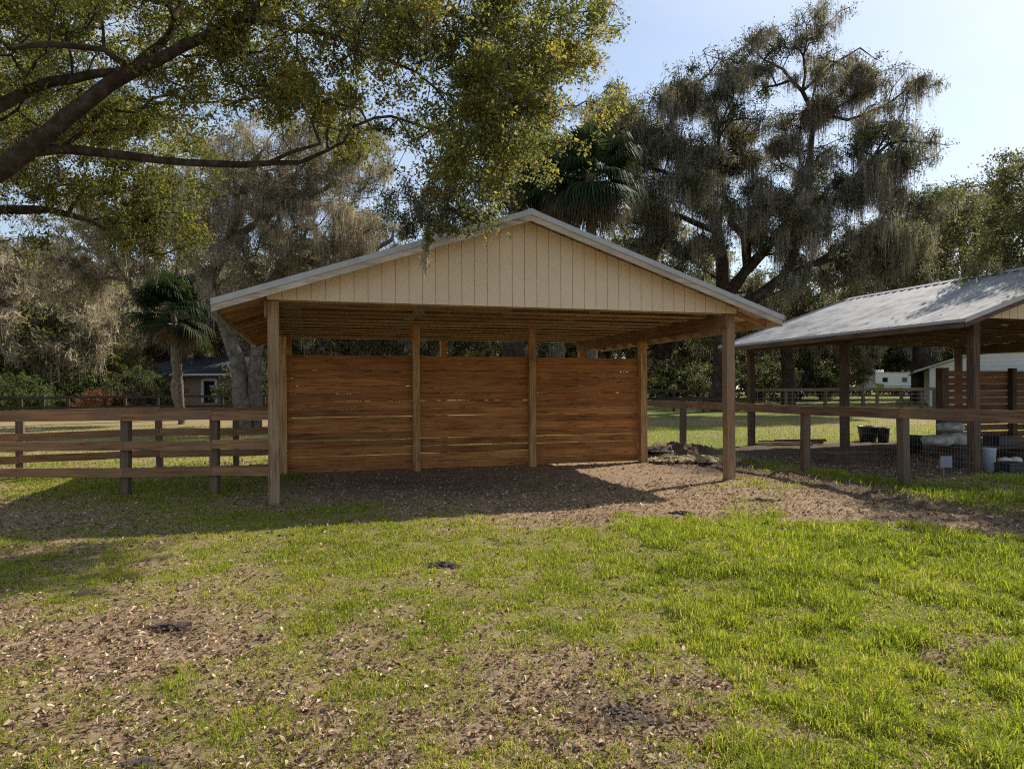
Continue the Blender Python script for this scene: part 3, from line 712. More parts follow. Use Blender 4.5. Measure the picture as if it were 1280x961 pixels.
# ------------------------------------------------------------------ things under the second shelter
def tub(px, Y, r, h, label):
    p = at(px, HZ + 60, Y); z = float(terrain(p[0], Y))
    root = thing('tub', label, 'tub', (p[0], Y, z))
    m = MB(); m.lathe((0, 0, 0), [(.001, 0), (r * .78, 0), (r * .97, h * .93), (r * .97, h), (r * .93, h), (r * .74, .02), (.001, .02)], 24); m.build('body', M['plastic'], root, smooth=True)
    m = MB(); m.lathe((0, 0, 0), [(r * .96, h * .93), (r * 1.04, h * .93), (r * 1.04, h * .99), (r * .94, h * 1.01)], 24); m.build('rim', M['plastic'], root, smooth=True)
tub(1085, 20.6, .29, .45, 'wide black tub standing at the far edge of the dark shelter')
tub(1104, 20.3, .18, .44, 'narrow black tub right beside the wide one')
tub(1140, 17.2, .27, .42, 'black tub in the shade behind the fence post')
def bag(px, py, Y, sx, sy, sz, rz, label):
    p = at(px, py, Y)
    n, k = 14, 20; V = []
    for j in range(n + 1):
        th = math.pi * j / n
        for i in range(k):
            a = 2 * math.pi * i / k
            e = lambda c, q: math.copysign(abs(c) ** q, c)
            vx, vy, vz = e(math.cos(a), .6) * e(math.sin(th), .6), e(math.sin(a), .6) * e(math.sin(th), .6), e(math.cos(th), .8)
            w = 1 + .22 * (float(vnoise(np.array(3 * vx + px), np.array(3 * vy + 2 * vz))) - .5)
            V.append((sx * vx * w, sy * vy * w, sz * (vz * w + 1)))
    idx = np.arange((n + 1) * k).reshape(n + 1, k); nx_ = np.roll(idx, -1, 1)
    Q = np.stack([idx[1:], nx_[1:], nx_[:-1], idx[:-1]], -1).reshape(-1, 4)
    o = mk('feed_bag', V, [Q], M['bagwhite'], None, None, True); o.location = p; o.rotation_euler = (0, 0, rz)
    tag(o, label, 'bag', 'pale feed bags on the pallet')
# pallet
pz = .30
c = s2(2.9, 1.9)
root = thing('pallet', 'low wooden pallet carrying pale bags under the dark shelter', 'pallet', c, YAW)
for a in np.linspace(-.5, .5, 7):
    m = MB(); m.box((-1.1, a - .045, pz - .022), (1.5, a + .045, pz)); m.build('slat', M['oldwood'], root)
for a in (-1.0, .2, 1.4):
    m = MB(); m.box((a - .05, -.54, 0), (a + .05, .54, pz - .024)); m.build('bearer', M['oldwood'], root)
Yb = 15.4
bag(1172, 558, Yb, .30, .25, .13, .3, 'pale lumpy bag at the left end of the pallet')
bag(1196, 557, Yb + .1, .34, .27, .15, -.2, 'larger pale bag lying in the middle of the pallet')
bag(1188, 540, Yb + .1, .30, .24, .11, .6, 'pale bag lying on top of the two lower ones')
def crate(px, py, Y, w, d, h, mat, label, cat='box', name='storage_box'):
    p = at(px, py, Y); root = thing(name, label, cat, (p[0], p[1], p[2]), YAW)
    m = MB(); t = .015
    m.box((-w / 2, -d / 2, 0), (w / 2, d / 2, t)); m.box((-w / 2, -d / 2, t), (-w / 2 + t, d / 2, h)); m.box((w / 2 - t, -d / 2, t), (w / 2, d / 2, h))
    m.box((-w / 2 + t, -d / 2, t), (w / 2 - t, -d / 2 + t, h)); m.box((-w / 2 + t, d / 2 - t, t), (w / 2 - t, d / 2, h)); m.build('body', mat, root, bevel=.004)
    m = MB(); m.box((-w / 2 - .02, -d / 2 - .02, h), (w / 2 + .02, d / 2 + .02, h + .035)); m.build('lid', mat, root, bevel=.006)
crate(1252, 556, 15.6, .62, .4, .18, M['plastic'], 'flat black storage box on the pallet at the right')
crate(1262, 600, 12.9, .5, .4, .3, M['plastic'], 'black storage box on the ground at the right edge')
# bucket with a paler lid
p = at(1237, 590, 13.0); root = thing('bucket', 'tall pale blue bucket standing right of the dark shelter post', 'bucket', (p[0], p[1], float(terrain(p[0], p[1]))))
m = MB(); m.lathe((0, 0, 0), [(.001, 0), (.085, 0), (.11, .42), (.115, .43), (.105, .44), (.08, .02), (.001, .02)], 20); m.build('body', M['bucket'], root, smooth=True)
m = MB(); 
for i in range(10):
    a0, a1 = math.pi * i / 10, math.pi * (i + 1) / 10
    m.beam((.115 * math.cos(a0), .02, .42 - .12 * math.sin(a0)), (.115 * math.cos(a1), .02, .42 - .12 * math.sin(a1)), .006, .006, up=(0, 1, 0))
m.build('handle', M['wire'], root)
p = at(1183, 600, 11.9); root = thing('stake_sign', 'small blank grey square sign on a thin stake behind the wire', 'sign', (p[0], p[1], float(terrain(p[0], p[1]))))
m = MB(); m.box((-.1, -.004, .22), (.1, .004, .42)); m.build('panel', M['signgrey'], root, bevel=.002)
m = MB(); m.box((-.05, .004, -.1), (-.035, .016, .3)); m.build('stake', M['wire'], root)
for i, (px, yy, zz, L_, r) in enumerate([(985, 19.6, .03, 2.0, .05), (990, 19.7, .08, 1.9, -.03), (1000, 19.5, .13, 1.5, .12), (978, 19.3, .03, 1.6, -.1)]):
    q = at(px, 500, yy); m = MB(); m.beam((-L_ / 2, 0, 0), (L_ / 2, 0, 0), .1, .045); o = m.build('plank', M['railpost'], None, bevel=.003)
    o.location = (q[0], yy, float(terrain(q[0], yy)) + zz); o.rotation_euler = (0, 0, r)
    tag(o, ['lowest plank of the small stack left of the black tubs', 'second plank of the small lumber stack on the lawn edge', 'short top plank of the small lumber stack', 'loose plank lying in front of the small lumber stack'][i], 'plank', 'planks stacked beside the dark shelter')
# feed trough and low things in the deep shade
crate(1060, 585, 15.0, 1.1, .5, .32, M['oldwood'], 'dark wooden feed box in the shade between fence posts', 'box', 'feed_box')
crate(1205, 590, 13.6, .5, .4, .28, M['plastic'], 'black box in front of the dark shelter corner post', 'box')
for i, (px, sc) in enumerate([(1256, 1.0), (1270, .8)]):
    p = at(px, 581, 14.6); bagz = MB(); bagz.lathe((0, 0, 0), [(.001, 0), (.13 * sc, .01), (.15 * sc, .06), (.12 * sc, .12), (.001, .15)], 14); o = bagz.build('salt_block', M['offwhite'], None, smooth=True)
    o.location = (p[0], p[1], float(terrain(p[0], p[1]))); tag(o, ['pale rounded lump on the shaded ground beside the bucket', 'smaller pale lump at the right edge beside the first'][i], 'salt block')

# ------------------------------------------------------------------ far buildings
def facing(root_loc, rz): pass
# brick house
Yh = 60.0
hx0, hx1 = gp(165, Yh)[0], gp(352, Yh)[0]
zh = float(terrain(hx0, Yh)) - .25
root = thing('brick_house', 'low red brick house with dark roof among the trees at left', 'house', (hx0, Yh, zh))
W_ = hx1 - hx0
m = MB(); dx = .85 * W_ * .62
doors = [(6.1, 7.3, 0, 2.3)]; wins = [(3.3, 4.5, .9, 2.1), (8.6, 10.0, .9, 2.1), (1.0, 1.9, 1.0, 2.0)]
ops = sorted(doors + wins); xx = 0
for (a, b, z0, z1) in ops:
    m.box((xx, 0, 0), (a, .25, 2.75)); 
    if z0 > 0: m.box((a, 0, 0), (b, .25, z0))
    m.box((a, 0, z1), (b, .25, 2.75)); xx = b
m.box((xx, 0, 0), (W_, .25, 2.75)); m.box((0, .25, 0), (.25, 8, 2.75)); m.box((W_ - .25, .25, 0), (W_, 8, 2.75)); m.box((.25, 7.75, 0), (W_ - .25, 8, 2.75))
m.build('wall', M['brick'], root)
for (a, b, z0, z1) in wins:
    f = MB()
    for lo, hi in (((a, .05, z0), (a + .07, .12, z1)), ((b - .07, .05, z0), (b, .12, z1)), ((a + .07, .05, z0), (b - .07, .12, z0 + .07)), ((a + .07, .05, z1 - .07), (b - .07, .12, z1)), (((a + b) / 2 - .02, .06, z0 + .07), ((a + b) / 2 + .02, .11, z1 - .07))): f.box(lo, hi)
    fo = f.build('window', M['white'], root)
    pn = MB(); pn.box((a + .05, .125, z0 + .05), (b - .05, .14, z1 - .05)); pn.build('pane', M['glass'], fo)
f = MB(); a, b = 6.1, 7.3
f.box((a - .1, -.04, 0), (a + .12, .1, 2.3)); f.box((b - .12, -.04, 0), (b + .1, .1, 2.3)); f.box((a + .12, -.04, 2.12), (b - .12, .1, 2.36)); do = f.build('door', M['white'], root)
f = MB(); f.box((a + .14, .06, .02), (b - .14, .1, 2.1)); f.build('door_leaf', M['glass'], do)
m = MB(); m.poly([(-.6, -.6, 2.72), (W_ + .6, -.6, 2.72), (W_ + .6, 4, 4.3), (2.5, 4, 4.3)], .12, (0, 0, 1)); m.poly([(-.6, 8.6, 2.72), (2.5, 4, 4.3), (W_ + .6, 4, 4.3), (W_ + .6, 8.6, 2.72)], .12, (0, 0, 1)); m.poly([(-.6, -.6, 2.71), (2.5, 4, 4.29), (-.6, 8.6, 2.71)], .12, (0, 0, 1)); m.build('roof', M['shingle'], root)
m = MB(); m.box((-.65, -.66, 2.58), (W_ + .6, -.61, 2.76)); m.build('fascia', M['white'], root)
# white barn behind the second shelter
Yb2 = 44.0
bx0 = gp(1162, Yb2)[0]; zb = float(terrain(bx0, Yb2)) - .15
root = thing('white_barn', 'plain white metal barn with a lower lean-to behind the dark shelter', 'barn', (bx0, Yb2, zb), -.5)
m = MB(); m.poly([(0, 0, 0), (2.6, 0, 0), (2.6, 0, 3.45), (0, 0, 2.55)], .1); m.build('wall', M['offwhite'], root)
m = MB(); m.poly([(2.6, 0, 2.3), (22, 0, 2.3), (22, 0, 3.4), (2.6, 0, 3.4)], .1)
for z in np.arange(2.4, 3.4, .25): m.box((2.6, -.02, z), (22, 0, z + .02))
m.build('upper_wall', M['offwhite'], root)
m = MB(); m.box((2.6, 3.5, 0), (22, 3.6, 2.3)); m.box((0, .1, 0), (.1, 14, 2.5)); m.build('back_wall', M['offwhite'], root)
m = MB(); m.poly([(-1.0, -.4, 2.28), (22, -.4, 3.42), (22, -.4, 3.5), (-1.0, -.4, 2.36)], .0, (0, 1, 0)) if False else m.poly([(-.9, -.4, 2.3), (3.2, -.4, 3.72), (3.2, -.4, 3.82), (-.9, -.4, 2.4)], 14)
m.poly([(3.2, -.4, 3.72), (22, -.4, 3.72), (22, -.4, 3.82), (3.2, -.4, 3.82)], 14)
m.build('roof', M['rakemetal'], root)
m = MB(); m.poly([(1.7, -1.6, 2.02), (22, -1.6, 2.02), (22, -1.6, 2.1), (1.7, -1.6, 2.1)], 1.5); m.build('lean_to_roof', M['shingle'], root)
m = MB(); 
for a in (1.9, 7, 12): m.box((a, -1.55, -.3), (a + .14, -1.41, 2.02))
m.build('lean_to_post', M['oldwood'], root)
# horse trailer
Yt = 78.0
tx0 = gp(1081, Yt)[0]; zt = float(terrain(tx0, Yt)) - .1
root = thing('horse_trailer', 'long white horse trailer with square windows parked before the barn', 'trailer', (tx0, Yt, zt))
m = MB(); m.poly([(2.2, 0, .75), (7.6, 0, .75), (7.6, 0, 2.75), (1.2, 0, 2.75), (1.2, 0, 1.6), (2.2, 0, 1.5)], 2.3); m.build('body', M['white'], root, bevel=.04)
m = MB(); m.poly([(0, .2, 1.0), (1.15, .2, 1.0), (1.15, .2, 2.6), (0, .2, 2.6)], 1.9); m.build('front_section', M['rakemetal'], root, bevel=.04)
m = MB(); m.box((-.1, -.08, 2.76), (7.7, 2.38, 2.84)); m.build('roof', M['white'], root)
m = MB(); m.box((1.6, .6, 2.84), (2.5, 1.5, 3.15)); m.build('roof_vent', M['white'], root, bevel=.05)
for a in (2.0, 4.2, 5.3, 6.4):
    f = MB(); f.box((a - .02, -.03, 1.72), (a + .6, -.002, 2.28)); fo = f.build('window', M['rakemetal'], root)
    f = MB(); f.box((a + .03, -.045, 1.77), (a + .55, -.032, 2.23)); f.build('pane', M['glass'], fo)
m = MB(); m.box((2.2, -.02, 1.25), (7.6, -.003, 1.32)); m.build('stripe', M['signgrey'], root)
for a in (4.6, 5.6):
    f = MB(); V = [];
    for yy in (-.08, .16):
        pass
    ring = [(.38 * math.cos(t), .38 * math.sin(t)) for t in np.linspace(0, 2 * math.pi, 25)[:-1]]
    f.poly([(a + u, -.12, .38 + w) for u, w in ring], .24); w_ = f.build('wheel', M['plastic'], root)
    f = MB(); f.poly([(a + u * .5, -.14, .38 + w * .5) for u, w in ring], .02); f.build('rim', M['rakemetal'], w_)
m = MB(); m.box((4.1, -.1, .72), (6.1, .2, .84)); m.build('mudguard', M['white'], root)
m = MB(); m.box((1.0, 1.0, .2), (1.1, 1.2, 1.0)); m.box((2.2, .1, .6), (7.6, 2.2, .74)); m.build('chassis', M['darkfence'], root)

# ------------------------------------------------------------------ trees
def tube_mesh(chains, sides=6):
    """chains: list of (points (k,3), radii (k))"""
    Vs = []; Qs = []; n = 0
    for P, R in chains:
        P = np.asarray(P, float); R = np.asarray(R, float); k = len(P)
        if k < 2: continue
        T = np.gradient(P, axis=0); T /= np.linalg.norm(T, axis=1)[:, None] + 1e-9
        ref = np.array([.31, .17, .93]) if abs(T[0][2]) < .8 else np.array([.95, .2, .1])
        S = np.cross(T, ref); S /= np.linalg.norm(S, axis=1)[:, None] + 1e-9
        U = np.cross(S, T)
        sd = sides if R[0] > .03 else 4 if R[0] > .012 else 3
        a = np.linspace(0, 2 * np.pi, sd, endpoint=False)
        ring = P[:, None, :] + R[:, None, None] * (np.cos(a)[None, :, None] * S[:, None, :] + np.sin(a)[None, :, None] * U[:, None, :])
        if R[0] > .04:
            f = (fbm(ring[..., 0] * 5 + ring[..., 1] * 3, ring[..., 2] * 5 - ring[..., 1] * 4, 3) - .5) * .45
            ring = P[:, None, :] + (ring - P[:, None, :]) * (1 + f)[..., None]
        Vs.append(ring.reshape(-1, 3))
        idx = np.arange(k * sd).reshape(k, sd) + n; nx_ = np.roll(idx, -1, 1)
        Qs.append(np.stack([idx[:-1], nx_[:-1], nx_[1:], idx[1:]], -1).reshape(-1, 4)); n += k * sd
    return np.vstack(Vs), np.vstack(Qs)

def leaves_mesh(C, size, rng, flat=.0, asp=.5):
    n = len(C)
    d = rng.normal(size=(n, 3)); d /= np.linalg.norm(d, axis=1)[:, None]
    e = rng.normal(size=(n, 3)); e[:, 2] += flat; s = np.cross(d, e); s /= np.linalg.norm(s, axis=1)[:, None] + 1e-9
    nn = np.cross(d, s)
    L_ = (size * .5)[:, None]
    V = np.stack([C - d * L_, C - s * L_ * asp + nn * L_ * .15, C + d * L_, C + s * L_ * asp + nn * L_ * .15], 1).reshape(-1, 3)
    F_ = (np.arange(n)[:, None] * 4 + np.array([[0, 1, 2, 3]]))
    return V, F_

def moss_mesh(A_, length, width, rng, strands=5, spread=.12):
    """strips hanging from anchors"""
    n = len(A_)
    o_ = rng.normal(size=(n * strands, 3)) * np.array([spread, spread, spread * .5])
    P = np.repeat(A_, strands, 0) + o_
    rr_ = (o_[:, 0] ** 2 + o_[:, 1] ** 2) / (spread * spread)
    L_ = np.repeat(length, strands) * (.25 + .85 * np.exp(-rr_ * .5)) * (.6 + .5 * rng.random(n * strands)); k = n * strands
    a = rng.random(k) * np.pi; d = np.stack([np.cos(a), np.sin(a), 0 * a], 1)
    W_ = width * .62 * (.5 + rng.random(k))
    rows = []
    drift = rng.normal(size=(k, 3)) * .06 * L_[:, None]; drift[:, 2] = 0
    for j, (t, w) in enumerate(((0, .4), (.25, 1.0), (.6, .6), (1, .04))):
        wob = rng.normal(size=(k, 3)) * np.array([.022, .022, 0]) * L_[:, None] * (t > 0)
        c = P + drift * t + wob; c[:, 2] -= L_ * t
        rows.append(c - d * (W_ * w / 2)[:, None]); rows.append(c + d * (W_ * w / 2)[:, None])
    V = np.stack(rows, 1).reshape(-1, 3); o = np.arange(k)[:, None] * 8
    Q = np.concatenate([o + np.array([[0, 1, 3, 2]]), o + np.array([[2, 3, 5, 4]]), o + np.array([[4, 5, 7, 6]])])
    m = 5
    t = rng.random(k * m) ** 1.3; j = np.repeat(np.arange(k), m)
    C = P[j] + drift[j] * t[:, None]; C[:, 2] -= L_[j] * t
    fat = (.35 + .65 * np.sin(np.pi * (.15 + .8 * t)))[:, None]
    C = C + rng.normal(size=C.shape) * np.array([1, 1, .6]) * width * 1.6 * fat
    d2 = rng.normal(size=C.shape) * np.array([.8, .8, 1]) + np.array([0, 0, -.6]); d2 /= np.linalg.norm(d2, axis=1)[:, None]
    s2_ = np.cross(d2, rng.normal(size=C.shape)); s2_ /= np.linalg.norm(s2_, axis=1)[:, None] + 1e-9
    ln = (width * (1.4 + 2.6 * rng.random(k * m)))[:, None]; wd = ln * .11
    b0 = len(V); V2 = np.stack([C - d2 * ln, C - s2_ * wd + s2_ * ln * .2, C + d2 * ln, C + s2_ * wd + s2_ * ln * .2], 1).reshape(-1, 3)
    Q = np.concatenate([Q, b0 + np.arange(k * m)[:, None] * 4 + np.array([[0, 1, 2, 3]])])
    tone = rng.random(k)
    return np.vstack([V, V2]), Q, np.concatenate([np.repeat(tone, 8), np.repeat(np.clip(tone[j] + rng.normal(size=k * m) * .15, 0, 1), 4)])

class Tree:
    def __init__(s, seed): s.P = []; s.par = []; s.minr = []; s.rng = np.random.default_rng(seed)
    def limb(s, pts, start=None):
        """pts: [(x,y,z,r)], start = index of an existing node or None"""
        prev = start; out = []
        P = np.array([p[:3] for p in pts], float); R = [p[3] for p in pts]
        seq = []
        for i in range(len(P) - 1):
            L_ = np.linalg.norm(P[i + 1] - P[i]); k = max(1, int(L_ / s.step))
            for j in range(k):
                t = j / k; w = P[i] * (1 - t) + P[i + 1] * t
                if j: w = w + s.rng.normal(size=3) * s.step * .06
                seq.append((w, R[i] * (1 - t) + R[i + 1] * t))
        seq.append((P[-1], R[-1]))
        if start is not None and np.linalg.norm(seq[0][0] - s.P[start]) < 1e-3: seq = seq[1:]
        for w, r in seq:
            s.P.append(w); s.par.append(-1 if prev is None else prev); s.minr.append(r); prev = len(s.P) - 1; out.append(prev)
        return out
    def near(s, p): return int(np.argmin(np.linalg.norm(np.array(s.P) - np.array(p), axis=1)))
    def grow(s, A_, bias=.35, skip=0):
        A_ = np.asarray(A_)
        P = np.zeros((len(s.P) + len(A_) * 12 + 10, 3)); n = len(s.P); P[:n] = s.P
        D = np.zeros(len(P))
        for i in range(n):
            if s.par[i] >= 0: D[i] = D[s.par[i]] + np.linalg.norm(P[i] - P[s.par[i]])
        seedn = np.arange(n) >= skip
        ok = np.ones(len(P), bool); ok[:n] = seedn
        order = np.argsort(np.min(np.linalg.norm(A_[:, None] - P[None, skip:n], axis=2), axis=1))
        tips = []
        for a in A_[order]:
            d = np.linalg.norm(P[:n] - a, axis=1)
            j = int(np.argmin(np.where(ok[:n], d + bias * D[:n], 1e9)))
            L_ = d[j]; k = min(12, max(1, int(round(L_ / s.step)))); prev = j
            sag = .10 * L_ * (s.rng.random() - .3)
            base = P[j].copy()
            for q in range(1, k + 1):
                t = q / k
                w = base * (1 - t) + a * t + np.array([0, 0, sag * 4 * t * (1 - t)])
                if q < k: w = w + s.rng.normal(size=3) * s.step * .22
                if n >= len(P): break
                P[n] = w; s.P.append(w); s.par.append(prev); s.minr.append(0); D[n] = D[prev] + np.linalg.norm(w - P[prev]); prev = n; n += 1
            tips.append(prev)
        return tips
    def chains(s, tip_r, expo=.45, rmax=None):
        n = len(s.P); kids = [[] for _ in range(n)]
        for i, p in enumerate(s.par):
            if p >= 0: kids[p].append(i)
        cnt = np.zeros(n)
        for i in range(n - 1, -1, -1):
            cnt[i] += 1 if not kids[i] else 0
            if s.par[i] >= 0: cnt[s.par[i]] += cnt[i]
        R = tip_r * cnt ** expo
        if rmax: R = np.minimum(R, rmax)
        mr = np.array(s.minr); R = np.where(mr > 0, mr, R)
        # children never thicker than their parent
        for i in range(n):
            if s.par[i] >= 0 and mr[i] == 0: R[i] = min(R[i], R[s.par[i]] * .95)
        s.R = R; P = np.array(s.P)
        out = []; stack = [i for i in range(n) if s.par[i] < 0]
        while stack:
            r0 = stack.pop(); ch = [r0] if s.par[r0] < 0 else [s.par[r0], r0]
            cur = r0
            while kids[cur]:
                ks = sorted(kids[cur], key=lambda k: (mr[k] > 0, R[k], cnt[k]))
                stack += ks[:-1]; cur = ks[-1]; ch.append(cur)
            Rr = R[ch].copy()
            if s.par[r0] >= 0: Rr[0] = min(R[r0] * 1.15, R[ch[0]])
            out.append((P[ch], Rr))
        s.kids = kids
        return out

def ell_points(ells, n, rng, shell=.55):
    """points spread through a union of ellipsoids, mostly towards the outside"""
    w = np.array([(e[3] * e[4] * e[5]) ** .75 for e in ells]); w /= w.sum(); out = []
    for e, k in zip(ells, rng.multinomial(n, w)):
        d = rng.normal(size=(k, 3)); d /= np.linalg.norm(d, axis=1)[:, None] + 1e-9
        r = rng.random(k) ** (1 / 3); r = shell * (1 - (1 - r) * .6) + (1 - shell) * r
        out.append(np.array(e[:3]) + d * r[:, None] * np.array(e[3:]))
    return np.vstack(out)

def px_ells(L_, Y):
    """[(px,py,rx,ry,dY,rY)] in photo units at distance Y -> ellipsoids in metres"""
    out = []
    for (px, py, rx, ry, dY, rY) in L_:
        c = at(px, py, Y + dY); k = (Y + dY) / F; out.append((c[0], c[1], c[2], rx * k, rY, ry * k))
    return out

def make_tree(name, label, cat, seed, base, limbs, crown, ntips, leaves, leafsize, leafmat, barkmat, mossmat=None, nmoss=0, mosslen=1.0, mossw=.05, tip_r=.012, step=.6, cl=.45, bias=.35, group=None, expo=.45, skip=0, twigs=2, mstr=5, mspread=.14, moss_bias=0, rmax=None, clamp=None, leafasp=.5, clump=0, per=13):
    t = Tree(seed); t.step = step; rng = t.rng
    first = True
    for L_ in limbs:
        st = None if not t.P else t.near(L_[0][:3])
        if st is not None and np.linalg.norm(np.array(t.P[st]) - np.array(L_[0][:3])) > 1.5 * t.step + .6 or (st is not None and L_[0][2] < 1.0 and base[1] > 20): st = None
        t.limb(L_, st)
    A_ = ell_points(crown, ntips, rng)
    if clump:
        rng.shuffle(A_); cen = A_[:max(3, ntips // per)].copy(); k_ = rng.integers(0, len(cen), ntips)
        sz = (.5 + .6 * rng.random(len(cen)))[k_][:, None]
        A_ = cen[k_] + rng.normal(size=(ntips, 3)) * clump * sz * np.array([1, 1, .6])
    if clamp: A_ = clamp(A_)
    tips = t.grow(A_, bias, skip)
    ch = t.chains(tip_r, expo, rmax)
    root = thing(name, label, cat, base, 0, group)
    TP = np.array(t.P)[tips]
    # fine twigs round each tip
    tw = []
    m_ = twigs * len(tips)
    O = np.repeat(TP, twigs, 0); dr = rng.normal(size=(m_, 3)); dr[:, 2] = dr[:, 2] * .7 + .1
    dr *= (cl * 1.1 / np.linalg.norm(dr, axis=1) * (.5 + .7 * rng.random(m_)))[:, None]
    for o_, d_ in zip(O, dr):
        tw.append((np.array([o_, o_ + d_ * .5 + rng.normal(size=3) * cl * .08, o_ + d_]), np.array([tip_r * .7, tip_r * .45, tip_r * .2])))
    V, Q = tube_mesh(ch + tw, 9)
    mk('trunk', V, [Q], barkmat, root, {'rnd': rng.random(len(V))}, True, base)
    # leaves gather along the twigs
    if leaves:
        per = rng.dirichlet(np.ones(len(tips)) * 2.2) * leaves
        K = np.repeat(np.arange(len(tips)), np.maximum(1, per.astype(int)))
        which = rng.integers(0, twigs, len(K)) + K * twigs
        tt = rng.random(len(K)) ** .7
        C = O[which] + dr[which] * tt[:, None] + rng.normal(size=(len(K), 3)) * cl * .24
        tone = rng.random(len(tips))
        r = np.clip(.55 * rng.random(len(K)) + .45 * tone[K] , 0, 1)
        V, F_ = leaves_mesh(C, leafsize * (.6 + .8 * rng.random(len(C))), rng, .8, leafasp)
        mk('crown', V, [F_], leafmat, root, {'rnd': np.repeat(r, 4)}, False, base)
    if nmoss and mossmat:
        P = np.array(t.P); R = t.R
        cand = np.where((R < .16) & (np.arange(len(P)) >= skip))[0]
        if moss_bias: # moss hangs thickest low in the crown
            z = P[cand, 2]; w = np.exp(-(z - z.min()) / (z.max() - z.min() + 1e-6) * moss_bias); w /= w.sum()
            pick = rng.choice(cand, nmoss, p=w)
        else: pick = rng.choice(cand, nmoss)
        cell = np.floor(P[pick] / 1.7).astype(int); hsh = np.abs(np.sin(cell @ np.array([12.9, 78.2, 37.7])) * 43758.5) % 1
        keep = hsh > .35; pick, hsh = pick[keep], (hsh[keep] - .35) / .65
        ln = mosslen * (.3 + 1.1 * hsh ** 1.5) * (.5 + .7 * rng.random(len(pick)))
        V, Q, r = moss_mesh(P[pick], ln, mossw, rng, mstr, mspread)
        mk('spanish_moss', V, [Q], mossmat, root, {'rnd': r}, False, base)
    return root, t

def L(Y, *pts):
    """limb from photo positions: (px,py,radius[,dY])"""
    return [(*at(p[0], p[1], Y + (p[3] if len(p) > 3 else 0)), p[2]) for p in pts]
def gz(px, Y): x_ = (px - CX) / F * Y; return np.array([x_, Y, float(terrain(x_, Y))])

# --- the near oak, its trunk out of frame at the left
Yn = 9.6
limbs = [
 [(-11.5, 9.5, -.1, .55), (-11.4, 9.5, 1.2, .42), (-11.1, 9.5, 2.4, .40)],
 [(-11.1, 9.5, 2.4, .30)] + L(Yn, (-190, 330, .22), (-60, 255, .17), (0, 212, .155), (60, 168, .14), (110, 125, .13), (165, 88, .115), (230, 58, .09), (300, 22, .07), (380, -25, .055), (470, -60, .04)),
 [(-11.1, 9.5, 2.4, .30)] + L(Yn, (-200, 220, .16, .4), (-80, 175, .12, .4), (0, 132, .105, .4), (60, 103, .09, .3), (120, 92, .075, .2), (165, 88, .06, 0)),
 L(Yn, (30, 190, .1), (75, 186, .085, .2), (130, 192, .078, .3), (200, 200, .07, .4), (270, 205, .062, .4), (335, 204, .05, .5), (375, 203, .04, .5), (410, 188, .03, .5)),
 L(Yn, (335, 204, .04, .5), (365, 190, .032, .3), (400, 180, .025, .1)),
 L(Yn, (165, 88, .07), (130, 62, .05, -.3), (60, 55, .045, -.6), (10, 60, .035, -.8)),
 L(Yn, (165, 88, .08), (215, 40, .06, .4), (235, -30, .05, .8), (260, -120, .04, 1.2)),
 L(Yn, (300, 22, .06), (420, 45, .028, -.2), (520, 90, .02, -.3), (590, 160, .014, -.4), (640, 220, .009, -.5)),
 L(Yn, (380, -25, .05), (520, 10, .035, .5), (640, 40, .025, .9), (710, 20, .015, 1.1)),
]
limbs = [[(a, b, c, r_ * (.84 if k else 1)) for a, b, c, r_ in lb_] for k, lb_ in enumerate(limbs)]
crown = px_ells([(250, 132, 45, 28, .6, .8), (400, 90, 70, 50, .3, 1), (260, 60, 80, 50, .3, 1), (700, 60, 40, 20, .2, .8), (725, 15, 35, 12, .3, .5),
 (330, -40, 260, 90, 0, 2.2), (120, -30, 180, 70, 0, 2.2), (480, 60, 130, 90, -.1, 1.5), (580, 120, 110, 100, -.1, 1.2), (560, 215, 90, 62, -.9, .45), (620, 170, 95, 90, 0, 1.2),
 (470, 200, 60, 60, -.5, .9), (660, 40, 70, 55, .4, 1.2), (690, 5, 55, 22, .4, 1.0), (680, 130, 45, 60, .3, .9), (590, 262, 50, 16, -.95, .25), (632, 195, 42, 44, -.3, .7), (670, 95, 35, 50, 0, .8), (540, 250, 50, 25, -.9, .35), (640, 100, 80, 70, -.3, 1), (90, 130, 110, 45, .8, 1.2), (170, 150, 70, 40, .9, 1.0), (20, 70, 70, 50, .2, 1.2), (300, 140, 80, 40, .8, 1.0), (200, 0, 120, 60, 0, 1.5), (655, 165, 26, 28, 0, .5), (350, 60, 90, 70, .5, 1.4),
 (250, 100, 60, 50, .8, 1.0), (60, 20, 120, 45, 1, 1.5), (430, 130, 70, 60, .3, 1.2), (-150, 0, 160, 150, 0, 2.5), (520, -60, 200, 60, .3, 2.0), (560, 60, 120, 80, .8, 1.2)], Yn)
def clamp(A_):
    # stay above the roof of the shelter
    c, s = math.cos(YAW), math.sin(YAW)
    lx = (A_[:, 0] - OX) * c + (A_[:, 1] - OY) * s; ly = -(A_[:, 0] - OX) * s + (A_[:, 1] - OY) * c
    zz = np.array([zr(v) for v in lx]) + .55
    bad = ((ly > -FO - .35) | ((lx > 2.9) & (ly > -3))) & (A_[:, 2] < zz)
    A_[:, 2] = np.where(bad, zz + np.random.default_rng(1).random(len(A_)) * .5, A_[:, 2])
    return A_
near_tree, tn = make_tree('live_oak', 'near oak reaching in from the upper left over the shelter, yellow green', 'tree', 11, (-11.5, 9.5, 0), limbs, crown, 2200, 190000, .055, M['leafnear'], M['bark'], M['moss'], 420, .4, .008, .006, .28, .25, .25, None, .42, skip=10, twigs=5, mstr=9, mspread=.07, clamp=clamp, rmax=.045, clump=.36, per=10)
